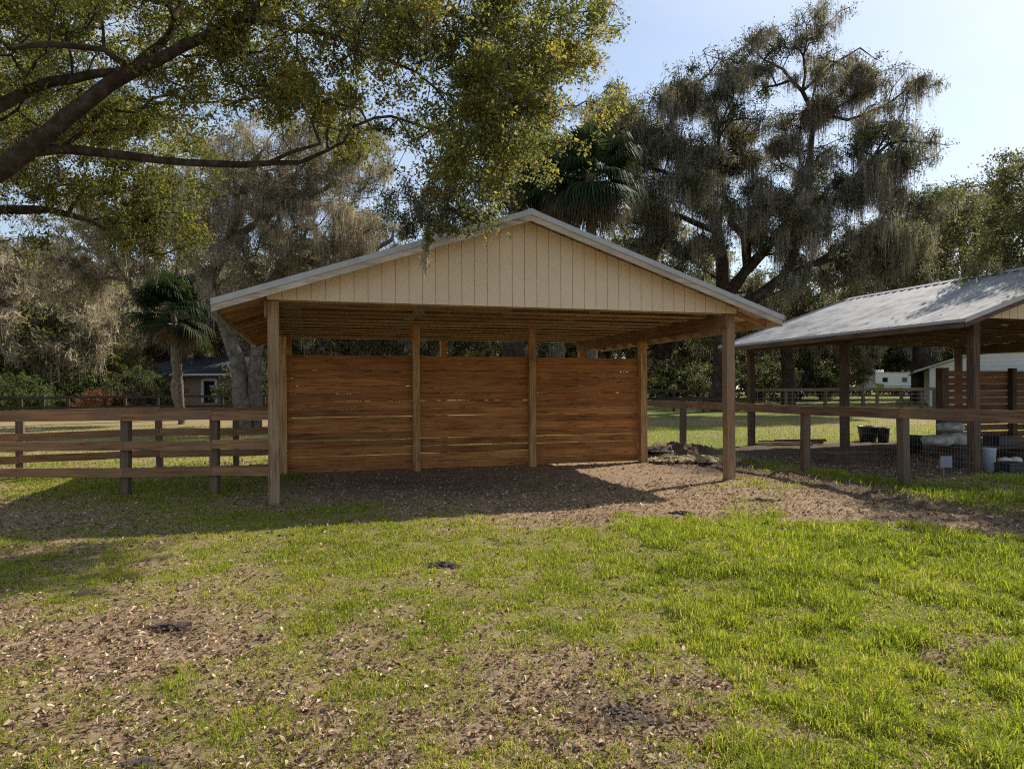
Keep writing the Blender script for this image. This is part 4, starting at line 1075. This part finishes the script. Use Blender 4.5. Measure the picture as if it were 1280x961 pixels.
# sprig and moss tuft that hang before the gable
sp = make_tree('oak_sprig', 'drooping sprig with yellow leaves and a pale moss tuft before the gable', 'branch', 5, at(575, 262, 8.9), [L(8.9, (590, 250, .008), (575, 262, .006), (552, 285, .005), (534, 296, .004)), L(8.9, (575, 262, .006), (590, 285, .004), (605, 291, .003))],
   px_ells([(560, 290, 30, 10, 0, .15), (585, 292, 18, 6, 0, .1), (535, 300, 8, 8, 0, .06)], 8.9), 30, 620, .045, M['leafolive'], M['bark'], None, 0, tip_r=.003, step=.1, cl=.09, twigs=3)[0]
V, Q, r = moss_mesh(np.array([at(534, 298, 8.9), at(533, 310, 8.9), at(531, 325, 8.9)]), np.array([.42, .36, .34]), .012, np.random.default_rng(2), 26, .03)
mk('spanish_moss', V, [Q], M['mosspale'], sp, {'rnd': r}, False, at(575, 262, 8.9))  # paler moss colour stands in for sun on the tuft

# --- olive green tree just behind, hanging down at the left
make_tree('live_oak', 'olive yellow oak hanging low between the near limbs and the palm, left', 'tree', 12, gz(-110, 17),
 [[(*gz(-110, 17), .4)] + L(17, (-100, 400, .32), (-60, 300, .22), (0, 262, .12), (60, 262, .09), (110, 275, .06), (150, 300, .04)), L(17, (-60, 300, .15), (20, 180, .1), (120, 120, .08), (220, 130, .05)), L(17, (20, 180, .08), (40, 80, .06), (120, 20, .04))],
 px_ells([(150, 250, 90, 50, 0, 1.6), (200, 290, 55, 38, 0, 1.3), (90, 200, 100, 45, 0, 2), (20, 230, 60, 40, 0, 1.5), (-60, 150, 90, 100, 0, 2.5), (60, 120, 100, 60, .5, 2.2), (200, 200, 70, 60, .5, 1.6), (130, 40, 140, 50, .5, 2), (20, 310, 40, 20, 0, 1)], 17),
 760, 62000, .085, M['leafolive'], M['bark'], M['moss'], 700, 1.0, .022, .009, .45, .36, .3, None, skip=6, twigs=4, mstr=6, mspread=.1, rmax=.1)

# --- grey mossy oak left of the shelter
Y3 = 27.0
make_tree('live_oak', 'grey moss draped oak with twin trunks directly left of the shelter', 'tree', 13, gz(305, Y3),
 [[(*(gz(303, Y3) - np.array([0, 0, .2])), .36)] + L(Y3, (300, 470, .31), (290, 430, .28), (275, 390, .26), (262, 350, .24), (285, 300, .2), (300, 250, .2), (320, 200, .13)),
  [(*(gz(318, Y3 + .4) - np.array([0, 0, .2])), .3)] + L(Y3, (318, 470, .26), (320, 440, .24), (324, 400, .23), (335, 360, .2), (360, 320, .2), (400, 330, .15), (450, 320, .12), (490, 300, .08)),
  L(Y3, (262, 350, .2), (230, 320, .15), (200, 280, .1), (180, 240, .06)),
  L(Y3, (285, 300, .15), (350, 260, .12), (420, 230, .08))],
 px_ells([(310, 250, 90, 70, 0, 3), (400, 270, 90, 55, 0, 3), (350, 200, 100, 50, 0, 3), (450, 300, 50, 40, 0, 2), (240, 230, 60, 60, 0, 2.5), (380, 330, 60, 30, -1, 2), (280, 330, 40, 50, -1, 2), (430, 200, 70, 50, 1, 3)], Y3),
 1000, 19000, .10, M['leafmid'], M['barkpale'], M['mosspale'], 6500, .9, .018, .014, .6, .5, .3, 'moss draped oaks behind the fences', skip=8, twigs=6, mstr=9, mspread=.16, moss_bias=.3, rmax=.2)
# pale moss curtain beside the eave is part of that oak's low bough
# --- tree with bare crooked limbs at far left
Y4 = 34.0
make_tree('live_oak', 'bare limbed oak with small dark moss tufts against the sky, left', 'tree', 14, gz(226, Y4),
 [[(*gz(226, Y4), .24)] + L(Y4, (218, 430, .22), (182, 385, .22), (160, 350, .19), (140, 320, .15), (120, 300, .1)), L(Y4, (182, 385, .18), (190, 340, .16), (175, 300, .13), (150, 270, .09)), L(Y4, (192, 430, .18), (215, 370, .15), (225, 320, .11)), L(Y4, (160, 350, .12), (110, 345, .09), (80, 330, .06))],
 px_ells([(110, 300, 60, 40, 0, 3), (150, 270, 60, 40, 0, 3), (180, 310, 50, 50, 0, 3), (90, 350, 45, 30, 0, 2), (210, 270, 40, 40, 0, 2)], Y4),
 560, 7000, .13, M['leafmid'], M['barkpale'], M['mosspale'], 1400, 1.1, .05, .018, .7, .6, .3, 'moss draped oaks behind the fences', skip=4, twigs=4, mstr=6, mspread=.16)

# --- the great oak on the right
Yo = 40.0
LT = lambda Y, *p: [(a, b, c, r_ * .66) for a, b, c, r_ in L(Y, *p)]
limbs = [[(*(gz(905, Yo) - np.array([0, 0, .3])), .95)] + LT(Yo, (905, 470, .95), (905, 420, .85), (905, 370, .75), (903, 345, .62), (896, 290, .5), (880, 240, .4), (862, 200, .28), (840, 170, .18)),
 LT(Yo, (905, 370, .6), (935, 335, .5), (930, 293, .36), (914, 280, .3), (905, 240, .2), (900, 190, .14)),
 LT(Yo, (935, 335, .45), (977, 287, .38), (1000, 262, .3), (1010, 210, .25), (1017, 143, .22), (1003, 114, .18), (978, 86, .12), (955, 75, .08)),
 LT(Yo, (905, 400, .6), (950, 370, .5, -1), (978, 346, .44, -1), (1000, 296, .38, -1), (1035, 255, .28, -1), (1075, 215, .2, -1), (1110, 180, .12, -1)),
 LT(Yo, (978, 346, .28, -1), (1017, 330, .22, -1.5), (1060, 300, .16, -2), (1100, 280, .1, -2)),
 LT(Yo, (1003, 114, .15), (1045, 78, .11), (1075, 60, .07)), LT(Yo, (1003, 114, .13), (1009, 50, .07)),
 LT(Yo, (1017, 143, .16), (1060, 150, .13), (1110, 130, .09), (1145, 105, .05)),
 LT(Yo, (896, 290, .3), (850, 270, .22, 1), (810, 260, .14, 1)), LT(Yo, (880, 240, .25), (830, 215, .18, -1), (790, 200, .12, -1))]
crown = px_ells([(1010, 48, 22, 12, 0, 1.4), (985, 66, 28, 16, 0, 1.8), (1045, 66, 26, 14, 0, 1.8), (1008, 48, 24, 22, 0, 2.8), (1062, 76, 39, 24, 0, 2.4), (955, 68, 32, 20, 0, 3.1), (1140, 124, 19, 16, 0, 1.9), (900, 116, 57, 26, 0, 3.1), (840, 145, 49, 32, 0, 3.1), (1000, 121, 57, 24, 0, 2.4),
 (940, 165, 65, 41, 0, 3.9), (1090, 150, 49, 34, 0, 3.1), (1115, 215, 34, 41, 0, 3.1), (810, 205, 32, 49, 0, 3.1), (870, 215, 49, 41, -1, 3.1), (1040, 215, 57, 41, -1, 3.9), (1140, 260, 24, 36, 0, 2.4), (960, 240, 49, 28, -2, 3.1),
 (800, 280, 32, 32, 0, 2.4), (1090, 290, 49, 32, -2, 3.1), (1000, 180, 49, 41, 2, 3.1), (1030, 330, 49, 20, -2, 2.4), (860, 320, 32, 28, -2, 2.4), (940, 370, 57, 18, -2.5, 3.1), (940, 262, 75, 34, -1, 3.5), (1005, 275, 60, 34, -2, 3.5), (860, 262, 55, 42, -1, 3.5), (1125, 330, 45, 36, -2, 3), (795, 150, 38, 34, 0, 3), (800, 225, 36, 50, 0, 3), (870, 108, 52, 26, 0, 3), (925, 85, 40, 24, 0, 3), (1085, 190, 50, 40, 1, 3), (900, 170, 60, 40, 1, 4), (1140, 190, 26, 34, 0, 2), (1050, 120, 50, 36, 1, 3)], Yo)
make_tree('live_oak', 'largest oak, dark with long grey moss, towering behind both shelters', 'tree', 15, gz(905, Yo), limbs, crown, 2350, 112000, .12, M['leafdark'], M['bark'], M['moss'], 3400, 2.2, .042, .022, .8, .62, .28, 'moss draped oaks behind the fences', skip=12, twigs=4, mstr=20, mspread=.24, moss_bias=.5, rmax=.3, clump=.62, per=12)

make_tree('live_oak', 'low dark oak filling in below the limbs of the largest oak', 'tree', 21, gz(985, 47),
 [[(*gz(985, 47), .5)] + L(47, (984, 450, .4), (980, 410, .3), (960, 380, .2), (930, 365, .1)), L(47, (980, 410, .25), (1010, 380, .18), (1040, 360, .1))],
 px_ells([(955, 368, 66, 30, 0, 3), (1035, 352, 56, 38, 0, 3), (890, 400, 45, 32, 0, 2.5), (985, 415, 90, 26, 0, 3), (1075, 400, 45, 30, 0, 3)], 47),
 480, 30000, .15, M['leafdark'], M['bark'], M['moss'], 500, 1.8, .06, .02, .8, .7, .3, 'moss draped oaks behind the fences', skip=4, twigs=3, mstr=8, mspread=.25)
# --- right edge oak (near) and the ones behind
make_tree('live_oak', 'glossy green oak leaning in at the right edge over the metal roof', 'tree', 16, gz(1520, 17),
 [[(*gz(1520, 17), .4)] + L(17, (1510, 400, .32), (1450, 260, .25), (1370, 250, .15), (1290, 250, .07)), L(17, (1450, 260, .15), (1360, 320, .09), (1280, 340, .04))],
 px_ells([(1264, 214, 26, 24, 0, .8), (1250, 272, 28, 28, 0, .9), (1282, 235, 32, 38, 0, 1.0), (1275, 310, 42, 34, 0, 1.2), (1340, 250, 70, 90, 0, 2), (1420, 200, 90, 90, 0, 2.5), (1240, 318, 24, 20, 0, .7), (1262, 352, 52, 14, -.6, .6), (1210, 348, 18, 8, -.5, .4), (1420, 190, 120, 90, -4.6, 1.8), (1500, 240, 120, 90, -5.5, 1.6)], 17),
 700, 70000, .07, M['leafmid'], M['bark'], None, 0, tip_r=.008, step=.4, cl=.32, twigs=4, skip=4)
Y6 = 52.0
make_tree('live_oak', 'yellow brown oak between the great oak and the right edge', 'tree', 17, gz(1150, Y6),
 [[(*gz(1150, Y6), .7)] + L(Y6, (1152, 440, .6), (1150, 380, .5), (1140, 320, .35), (1120, 280, .2)), L(Y6, (1150, 380, .35), (1180, 320, .25), (1190, 270, .15))],
 px_ells([(1150, 290, 60, 45, 0, 4), (1180, 330, 60, 50, 0, 4), (1090, 330, 50, 50, 0, 4), (1130, 380, 80, 40, 0, 4), (1190, 265, 30, 25, 0, 3), (1210, 350, 50, 50, 0, 3), (1230, 400, 60, 40, 0, 4)], Y6),
 620, 38000, .2, M['leafmid'], M['bark'], M['moss'], 900, 2.2, .08, .03, 1.0, .95, .3, 'moss draped oaks behind the fences', skip=4, twigs=3, mstr=6, mspread=.3)
Y7 = 70.0
make_tree('live_oak', 'sparse dark oak with open limbs on the skyline near the right edge', 'tree', 18, gz(1215, Y7),
 [[(*gz(1215, Y7), .7)] + L(Y7, (1213, 400, .6), (1208, 330, .5), (1200, 290, .35), (1185, 260, .2)), L(Y7, (1208, 330, .35), (1222, 285, .3), (1235, 260, .2))],
 px_ells([(1190, 255, 35, 22, 0, 4), (1235, 250, 35, 20, 0, 4), (1215, 290, 50, 30, 0, 4), (1260, 270, 40, 30, 0, 4)], Y7),
 240, 5200, .26, M['leafdark'], M['bark'], M['moss'], 420, 2.4, .12, .05, 1.4, 1.2, .3, 'moss draped oaks behind the fences', skip=4, twigs=3, mstr=5, mspread=.4)
# oak behind the ridge, between near canopy and great oak
make_tree('live_oak', 'dark oak behind the shelter ridge, left of the palm', 'tree', 19, gz(640, 33),
 [[(*gz(640, 33), .6)] + L(33, (642, 400, .5), (640, 330, .45), (645, 270, .35), (655, 220, .25), (680, 180, .15)), L(33, (640, 330, .3), (600, 280, .2), (560, 260, .1))],
 px_ells([(660, 210, 70, 50, 0, 3), (590, 250, 70, 45, 0, 3), (520, 270, 60, 40, 0, 3), (690, 270, 30, 40, 1, 2), (760, 140, 30, 25, 6, 2), (640, 120, 60, 60, 3, 3)], 33),
 480, 36000, .13, M['leafdark'], M['bark'], M['moss'], 800, 1.6, .05, .016, .7, .6, .3, 'moss draped oaks behind the fences', skip=4, twigs=4, mstr=6, mspread=.2)
make_tree('live_oak', 'olive oak with low limbs under the palm, seen over the right roof slope', 'tree', 20, gz(830, 56),
 [[(*gz(830, 56), .7)] + L(56, (830, 430, .6), (825, 360, .45), (800, 320, .3), (780, 300, .2)), L(56, (825, 360, .3), (860, 320, .2), (880, 290, .1)), L(56, (800, 320, .25), (770, 318, .15), (745, 300, .1))],
 px_ells([(800, 290, 60, 25, 0, 4), (850, 330, 60, 40, 0, 4), (770, 330, 50, 30, 0, 4), (770, 135, 22, 22, 0, 3), (790, 180, 40, 40, 0, 4), (850, 390, 60, 40, 0, 4)], 56),
 420, 24000, .2, M['leafolive'], M['bark'], M['moss'], 500, 2.2, .08, .03, 1.0, .9, .3, 'moss draped oaks behind the fences', skip=4, twigs=3, mstr=6, mspread=.3)

# --- far wood: a few grown trees copied at different turns and sizes
protos = []
def proto(seed, lm, nl, nm, mm, h=11.0, r=5.5, shape=0, bk='bark', ls=.26):
    rg = np.random.default_rng(seed)
    lb = [[(0, 0, -.3, .45), (.2, .1, 2.5, .36), (-.2, .2, 4.5, .3), (.1, 0, 6.5, .2)], [(.2, .1, 2.5, .22), (2, 1, 5, .16), (3.5, 1.5, 7, .08)], [(.2, .1, 2.5, .22), (-2, -1, 4.5, .16), (-3.5, -1, 6.5, .08)], [(-.2, .2, 4.5, .16), (-.5, 2.5, 7, .08)]]
    cr = [(0, 0, h * .72, r * .7, r * .7, h * .25), (r * .55, .5, h * .55, r * .5, r * .5, h * .2), (-r * .55, -.5, h * .6, r * .5, r * .5, h * .2), (0, r * .4, h * .5, r * .6, r * .5, h * .2), (1, -r * .5, h * .45, r * .5, r * .4, h * .18)]
    if shape: cr += [(0, 0, h * .3, r * .8, r * .8, h * .22)]
    return make_tree('woodland_tree', 'x', 'tree', seed, (0, 0, 0), lb, cr, 330, nl, ls, M[lm], M[bk], M[mm], nm, 2.2, .09, .025, .9, .85, .3, 'trees of the wood beyond the paddocks', skip=3, twigs=3, mstr=6, mspread=.3)[0]
protos = [proto(31, 'leafdark', 15000, 500, 'moss'), proto(32, 'leafmid', 15000, 900, 'moss', 10, 5, 1), proto(33, 'leafolive', 11000, 700, 'mosspale', 9, 5, 1), proto(34, 'leafmid', 6500, 1700, 'mosspale', 11, 5.5, 0, 'barkpale')]
spots = [ # px, Y, scale, proto, label
 (-40, 58, 1.1, 2, 'yellow green woodland tree at the far left edge'),
 (20, 50, .95, 3, 'grey twiggy woodland tree at far left, above the black fence'),
 (65, 55, .8, 2, 'low olive woodland tree left of the rust coloured shrubs'),
 (118, 52, .70, 1, 'rounded green woodland tree behind the rust coloured shrubs'),
 (160, 74, 1.3, 3, 'grey mossy woodland tree left of the brick house'),
 (-10, 66, 1.5, 3, 'tall pale grey woodland tree at far left, behind the yellow green one'),
 (85, 62, 1.35, 3, 'tall pale grey woodland tree behind the low olive one'),
 (45, 47, 1.15, 3, 'grey twiggy woodland tree with pale moss above the green shrubs'),
 (215, 90, 1.7, 3, 'tall pale woodland tree farther back than the brick house'),
 (290, 66, 1.4, 3, 'pale grey woodland tree above the brick house roof'),
 (385, 58, 1.45, 3, 'tall grey woodland tree behind the left roof slope eave'),
 (250, 76, 1.2, 0, 'dark woodland tree rising behind the brick house roof'),
 (340, 80, 1.3, 1, 'woodland tree right behind the brick house end'),
 (410, 50, 1.0, 0, 'dark woodland tree seen over the left part of the board wall'),
 (470, 60, 1.1, 3, 'pale mossy woodland tree over the first wall bay'),
 (540, 48, .85, 0, 'dark woodland tree over the second wall bay'),
 (600, 62, 1.1, 1, 'woodland tree over the middle of the board wall'),
 (690, 54, 1.0, 2, 'light green woodland tree over the third wall bay'),
 (760, 64, 1.1, 0, 'dark woodland tree left of the great oak'),
 (835, 60, .95, 3, 'pale mossy woodland tree right of the wall end post'),
 (870, 75, 1.2, 0, 'dark woodland tree just left of the great trunk'),
 (950, 62, .95, 3, 'pale mossy woodland tree under the metal roof eave'),
 (985, 72, 1.1, 0, 'dark woodland tree behind the weathered far fence'),
 (1030, 60, .9, 1, 'mid green woodland tree between the shelter posts'),
 (1075, 95, 1.3, 0, 'dark woodland tree behind the horse trailer'),
 (1120, 98, 1.3, 1, 'woodland tree behind the trailer windows'),
 (1165, 92, 1.4, 3, 'pale woodland tree behind the white barn corner'),
 (1240, 84, 1.5, 1, 'woodland tree above the white barn'),
 (1310, 78, 1.5, 0, 'dark woodland tree at the far right edge'),
 (1020, 110, 1.6, 1, 'tall distant woodland tree between great oak and trailer'),
 (720, 100, 1.5, 0, 'tall distant woodland tree behind the shelter ridge'),
 (480, 95, 1.3, 1, 'tall distant woodland tree behind the left roof slope'),
 (910, 120, 1.6, 0, 'tall distant woodland tree behind the great trunk'),
]
used = set()
for i, (px, Y, sc, k, lab) in enumerate(spots):
    o = protos[k] if k not in used else copy_tree(protos[k])
    used.add(k); p = gz(px, Y); o.location = p; o.rotation_euler = (0, 0, random.random() * 6.28); o.scale = (sc, sc, sc * random.uniform(.9, 1.05)); o['label'] = lab

# shrubs of the undergrowth
def shrub(seed, mat, r=1.4, h=1.6, n=5200, ls=.12, name='shrub'):
    lb = [[(0, 0, -.1, .05), (.1, 0, h * .4, .03)], [(0, 0, 0, .04), (-.4, .2, h * .4, .02)], [(0, 0, 0, .04), (.4, -.2, h * .5, .02)]]
    cr = [(0, 0, h * .5, r, r, h * .5), (r * .5, 0, h * .6, r * .5, r * .5, h * .4), (-r * .5, .2, h * .35, r * .6, r * .6, h * .35)]
    return make_tree(name, 'x', 'shrub', seed, (0, 0, 0), lb, cr, 150, n, ls, mat, M['bark'], tip_r=.006, step=.35, cl=.26, group='shrubs of the undergrowth', twigs=3)[0]
sh = {'g': shrub(41, M['leafgreen']), 'r': shrub(42, M['leafrust'], 1.2, 1.7, 3000), 'd': shrub(43, M['leafdark'], 1.8, 2.2, 6500), 'y': shrub(44, M['leafolive'], 1.5, 2.6, 5200)}
used = set()
for (k, px, Y, sc, lab) in [
 ('r', 124, 41, .85, 'larger rust leaved shrub behind the black fence posts'), ('r', 143, 42, .8, 'rust leaved shrub immediately right of the larger one'), ('r', 103, 42, .55, 'smallest rust leaved shrub, left end of the rusty row'),
 ('g', 12, 40, 1.5, 'bright green shrub at the left edge behind the black fence'), ('g', 38, 41, 1.1, 'green shrub second from the left edge'), ('y', 60, 46, 1.6, 'olive shrub left of the rusty ones'), ('y', 30, 48, 2.0, 'tall olive shrub at far left under the grey tree'),
 ('d', 172, 43, 1.2, 'dark shrub right of the rusty ones'), ('d', 190, 50, 1.3, 'dark shrub before the brick house left end'), ('y', 148, 50, 1.5, 'olive shrub standing behind the rusty row'), ('g', 85, 47, 1.8, 'tall green shrub behind the fence near the rusty ones'),
 ('d', 800, 50, 1.5, 'dark shrub left of the wall end post'), ('d', 845, 52, 1.5, 'dark shrub seen just right of the wall end post'), ('d', 875, 54, 1.3, 'dark shrub left of the great trunk'), ('d', 955, 52, 1.5, 'dark shrub right of the great trunk'), ('d', 1000, 56, 1.7, 'dark shrub behind the weathered fence, left of middle'),
 ('g', 720, 48, 1.7, 'green shrub peeping over the third wall bay'), ('d', 1035, 70, 1.3, 'dark shrub left of the trailer'), ('d', 480, 50, 1.7, 'dark shrub peeping over the first wall bay'), ('d', 590, 52, 1.8, 'dark shrub peeping over the second wall bay'),
 ('d', 350, 48, 1.7, 'dark shrub behind the front left shelter post'), ('d', 318, 40, 1.3, 'dark shrub at the foot of the twin trunk oak'), ('d', 1240, 66, 2.0, 'dark shrub beside the white barn')]:
    o = sh[k] if k not in used else copy_tree(sh[k]); used.add(k); p = gz(px, Y); o.location = p; o.rotation_euler = (0, 0, random.random() * 6.28); o.scale = (sc, sc, sc); o['label'] = lab
# far tree mass that closes the view between trunks
def mass(name, label, n, x0, x1, y0, y1, h, mat, size, seed):
    rg = np.random.default_rng(seed)
    x = x0 + (x1 - x0) * rg.random(n); y = y0 + (y1 - y0) * rg.random(n)
    top = h * (.6 + .8 * fbm(x * .09, y * .02 + seed, 3))
    z = terrain(x, y) + top * rg.random(n) ** .8
    V, F_ = leaves_mesh(np.stack([x, y, z], 1), size * (.6 + .8 * rg.random(n)), rg)
    o = mk(name, V, [F_], mat, None, {'rnd': np.repeat(rg.random(n), 4)})
    tag(o, label, 'wood', kind='stuff')
mass('distant_wood', 'dense dark wood closing the view far behind the paddocks', 75000, -120, 140, 104, 122, 12, M['leafdark'], .9, 1)

# ------------------------------------------------------------------ palms
def palm(label, base, h, crown_r, nf, seed, ndead=14, tilt=(0, 0), tr=.19):
    rg = np.random.default_rng(seed)
    root = thing('sabal_palm', label, 'palm', base)
    pts = np.array([[tilt[0] * t * t, tilt[1] * t * t, -.2 + (h + .2) * t] for t in np.linspace(0, 1, 36)])
    R = tr + .018 * np.sin(np.arange(36) * 2.4) + .25 * tr * np.linspace(1, 0, 36) ** 4
    V, Q = tube_mesh([(pts, R)], 14); V = V + rg.normal(size=V.shape) * .012
    mk('trunk', V, [Q], M['palmbark'], root, {'rnd': rg.random(len(V))}, True)
    top = pts[-1]
    def fronds(count, e0, e1, rr, nm, mat):
        Vs, Fs, Rs = [], [], []; n = 0
        for i in range(count):
            az = rg.random() * 2 * np.pi; el = e0 + (e1 - e0) * (i + rg.random()) / count
            d = np.array([math.cos(az) * math.cos(el), math.sin(az) * math.cos(el), math.sin(el)])
            pl = rr * .5 * (.8 + .4 * rg.random()); hub = top + d * pl + np.array([0, 0, -.1 * pl])
            side = np.cross(d, [0, 0, 1]); side /= np.linalg.norm(side) + 1e-9; up = np.cross(side, d)
            tone = rg.random() * .5
            w = side * .02; Vs.append(np.array([top - w, top + w, hub + w * .6, hub - w * .6])); Fs.append(np.array([[0, 1, 2, 3]]) + n); Rs.append(np.full(4, tone)); n += 4
            nl = 34
            for j in range(nl):
                a = (j / (nl - 1) - .5) * 3.9
                ld = d * math.cos(a) + side * math.sin(a)
                Lf = rr * .62 * (.8 + .2 * math.cos(a)) * (.9 + .2 * rg.random())
                fold = up * (.05 * rr * (math.cos(a * 1.0)))
                wv = np.cross(ld, up); wv /= np.linalg.norm(wv) + 1e-9; wv = wv * (.026 * rr / 1.4)
                droop = np.array([0, 0, -1.0]) * Lf
                p1 = hub + ld * Lf * .5 + fold - .0; p2 = hub + ld * Lf * .8 + fold + droop * .12; p3 = hub + ld * Lf * .95 + droop * (.3 + .15 * rg.random())
                Vs.append(np.array([hub - wv * .3, hub + wv * .3, p1 + wv, p1 - wv, p2 + wv * .6, p2 - wv * .6, p3]))
                Fs.append(np.array([[0, 1, 2, 3], [3, 2, 4, 5]]) + n); Fs.append(np.array([[5, 4, 6, 6]]) + n); Rs.append(np.full(7, min(1, tone + .45 * rg.random()))); n += 7
        F4 = np.vstack([f for f in Fs if f[0, 2] != f[0, 3] or len(f) > 1]); T3 = np.vstack([f for f in Fs if len(f) == 1 and f[0, 2] == f[0, 3]])[:, :3]
        mk(nm, np.vstack(Vs), [F4, T3], mat, root, {'rnd': np.concatenate(Rs)})
    fronds(nf, -.75, 1.35, crown_r, 'crown', M['palm'])
    fronds(ndead, -1.35, -.6, crown_r * .9, 'dead_fronds', M['palmdead'])
    return root
b = gz(740, 26); palm('tall fan palm rising behind the shelter ridge', b, at(745, 215, 26)[2] - b[2] - .1, 2.1, 46, 51, 22)
b = gz(700, 29); palm('darker fan palm half hidden behind the ridge, left of the tall one', b, at(702, 225, 29)[2] - b[2], 1.9, 36, 52, 18)
b = gz(227, 31); palm('fan palm with slim dark trunk in front of the brick house', b, at(212, 388, 31)[2] - b[2], 2.0, 40, 53, 5, (-.4, 0), .12)

# ------------------------------------------------------------------ light
SUN_AZ, SUN_EL = math.radians(52), math.radians(42)   # azimuth from +Y towards +X
sv = Vector((math.sin(SUN_AZ) * math.cos(SUN_EL), math.cos(SUN_AZ) * math.cos(SUN_EL), math.sin(SUN_EL)))
ld = bpy.data.lights.new('sun', 'SUN'); ld.energy = 5.0; ld.angle = math.radians(.5); ld.color = (1, .93, .83)
lo = bpy.data.objects.new('sun', ld); COL.objects.link(lo); lo.rotation_euler = sv.to_track_quat('Z', 'Y').to_euler()
w = bpy.data.worlds.new('World'); scene.world = w; w.use_nodes = True
nt = w.node_tree; nt.nodes.clear()
out = nt.nodes.new('ShaderNodeOutputWorld'); bg = nt.nodes.new('ShaderNodeBackground'); bg.inputs[1].default_value = .11
sky = nt.nodes.new('ShaderNodeTexSky'); sky.sky_type = 'NISHITA'; sky.sun_disc = False; sky.sun_elevation = SUN_EL; sky.sun_rotation = SUN_AZ
sky.air_density = 1.0; sky.dust_density = .8; sky.ozone_density = 1.0
tc = nt.nodes.new('ShaderNodeTexCoord'); mp = nt.nodes.new('ShaderNodeMapping'); mp.inputs['Scale'].default_value = (1, 1.6, 5); mp.inputs['Rotation'].default_value = (.1, .15, .4)
nz = nt.nodes.new('ShaderNodeTexNoise'); nz.inputs['Scale'].default_value = 1.6; nz.inputs['Detail'].default_value = 7; nz.inputs['Distortion'].default_value = .5
mr = nt.nodes.new('ShaderNodeMapRange'); mr.inputs['From Min'].default_value = .42; mr.inputs['From Max'].default_value = .75; mr.inputs['To Min'].default_value = .25; mr.inputs['To Max'].default_value = .7
mx = nt.nodes.new('ShaderNodeMix'); mx.data_type = 'RGBA'; mx.inputs['B'].default_value = (4.9, 5.45, 6.1, 1)
K = nt.links.new
K(tc.outputs['Generated'], mp.inputs[0]); K(mp.outputs[0], nz.inputs['Vector']); K(nz.outputs[0], mr.inputs['Value']); K(mr.outputs[0], mx.inputs['Factor'])
K(sky.outputs[0], mx.inputs['A']); K(mx.outputs['Result'], bg.inputs[0]); K(bg.outputs[0], out.inputs[0])

# ------------------------------------------------------------------ camera
cd = bpy.data.cameras.new('camera'); co = bpy.data.objects.new('camera', cd); COL.objects.link(co); scene.camera = co
cd.sensor_width = 36; cd.lens = F / 1280 * 36; cd.shift_y = (HZ - 480.5) / 1280; cd.clip_end = 5000; cd.clip_start = .05
co.matrix_world = Matrix.Translation((0, 0, EYE)) @ Matrix.Rotation(-ROLL, 4, 'Y') @ Matrix.Rotation(math.pi / 2, 4, 'X')
vs = scene.view_settings; vs.view_transform = 'Standard'; vs.look = 'None'; vs.gamma = 1; vs.use_curve_mapping = False; vs.exposure = 0.58
cy = scene.cycles; cy.max_bounces = 8; cy.diffuse_bounces = 4; cy.transmission_bounces = 6; cy.use_denoising = False; cy.filter_width = 1.15; scene.render.filter_size = 1.15
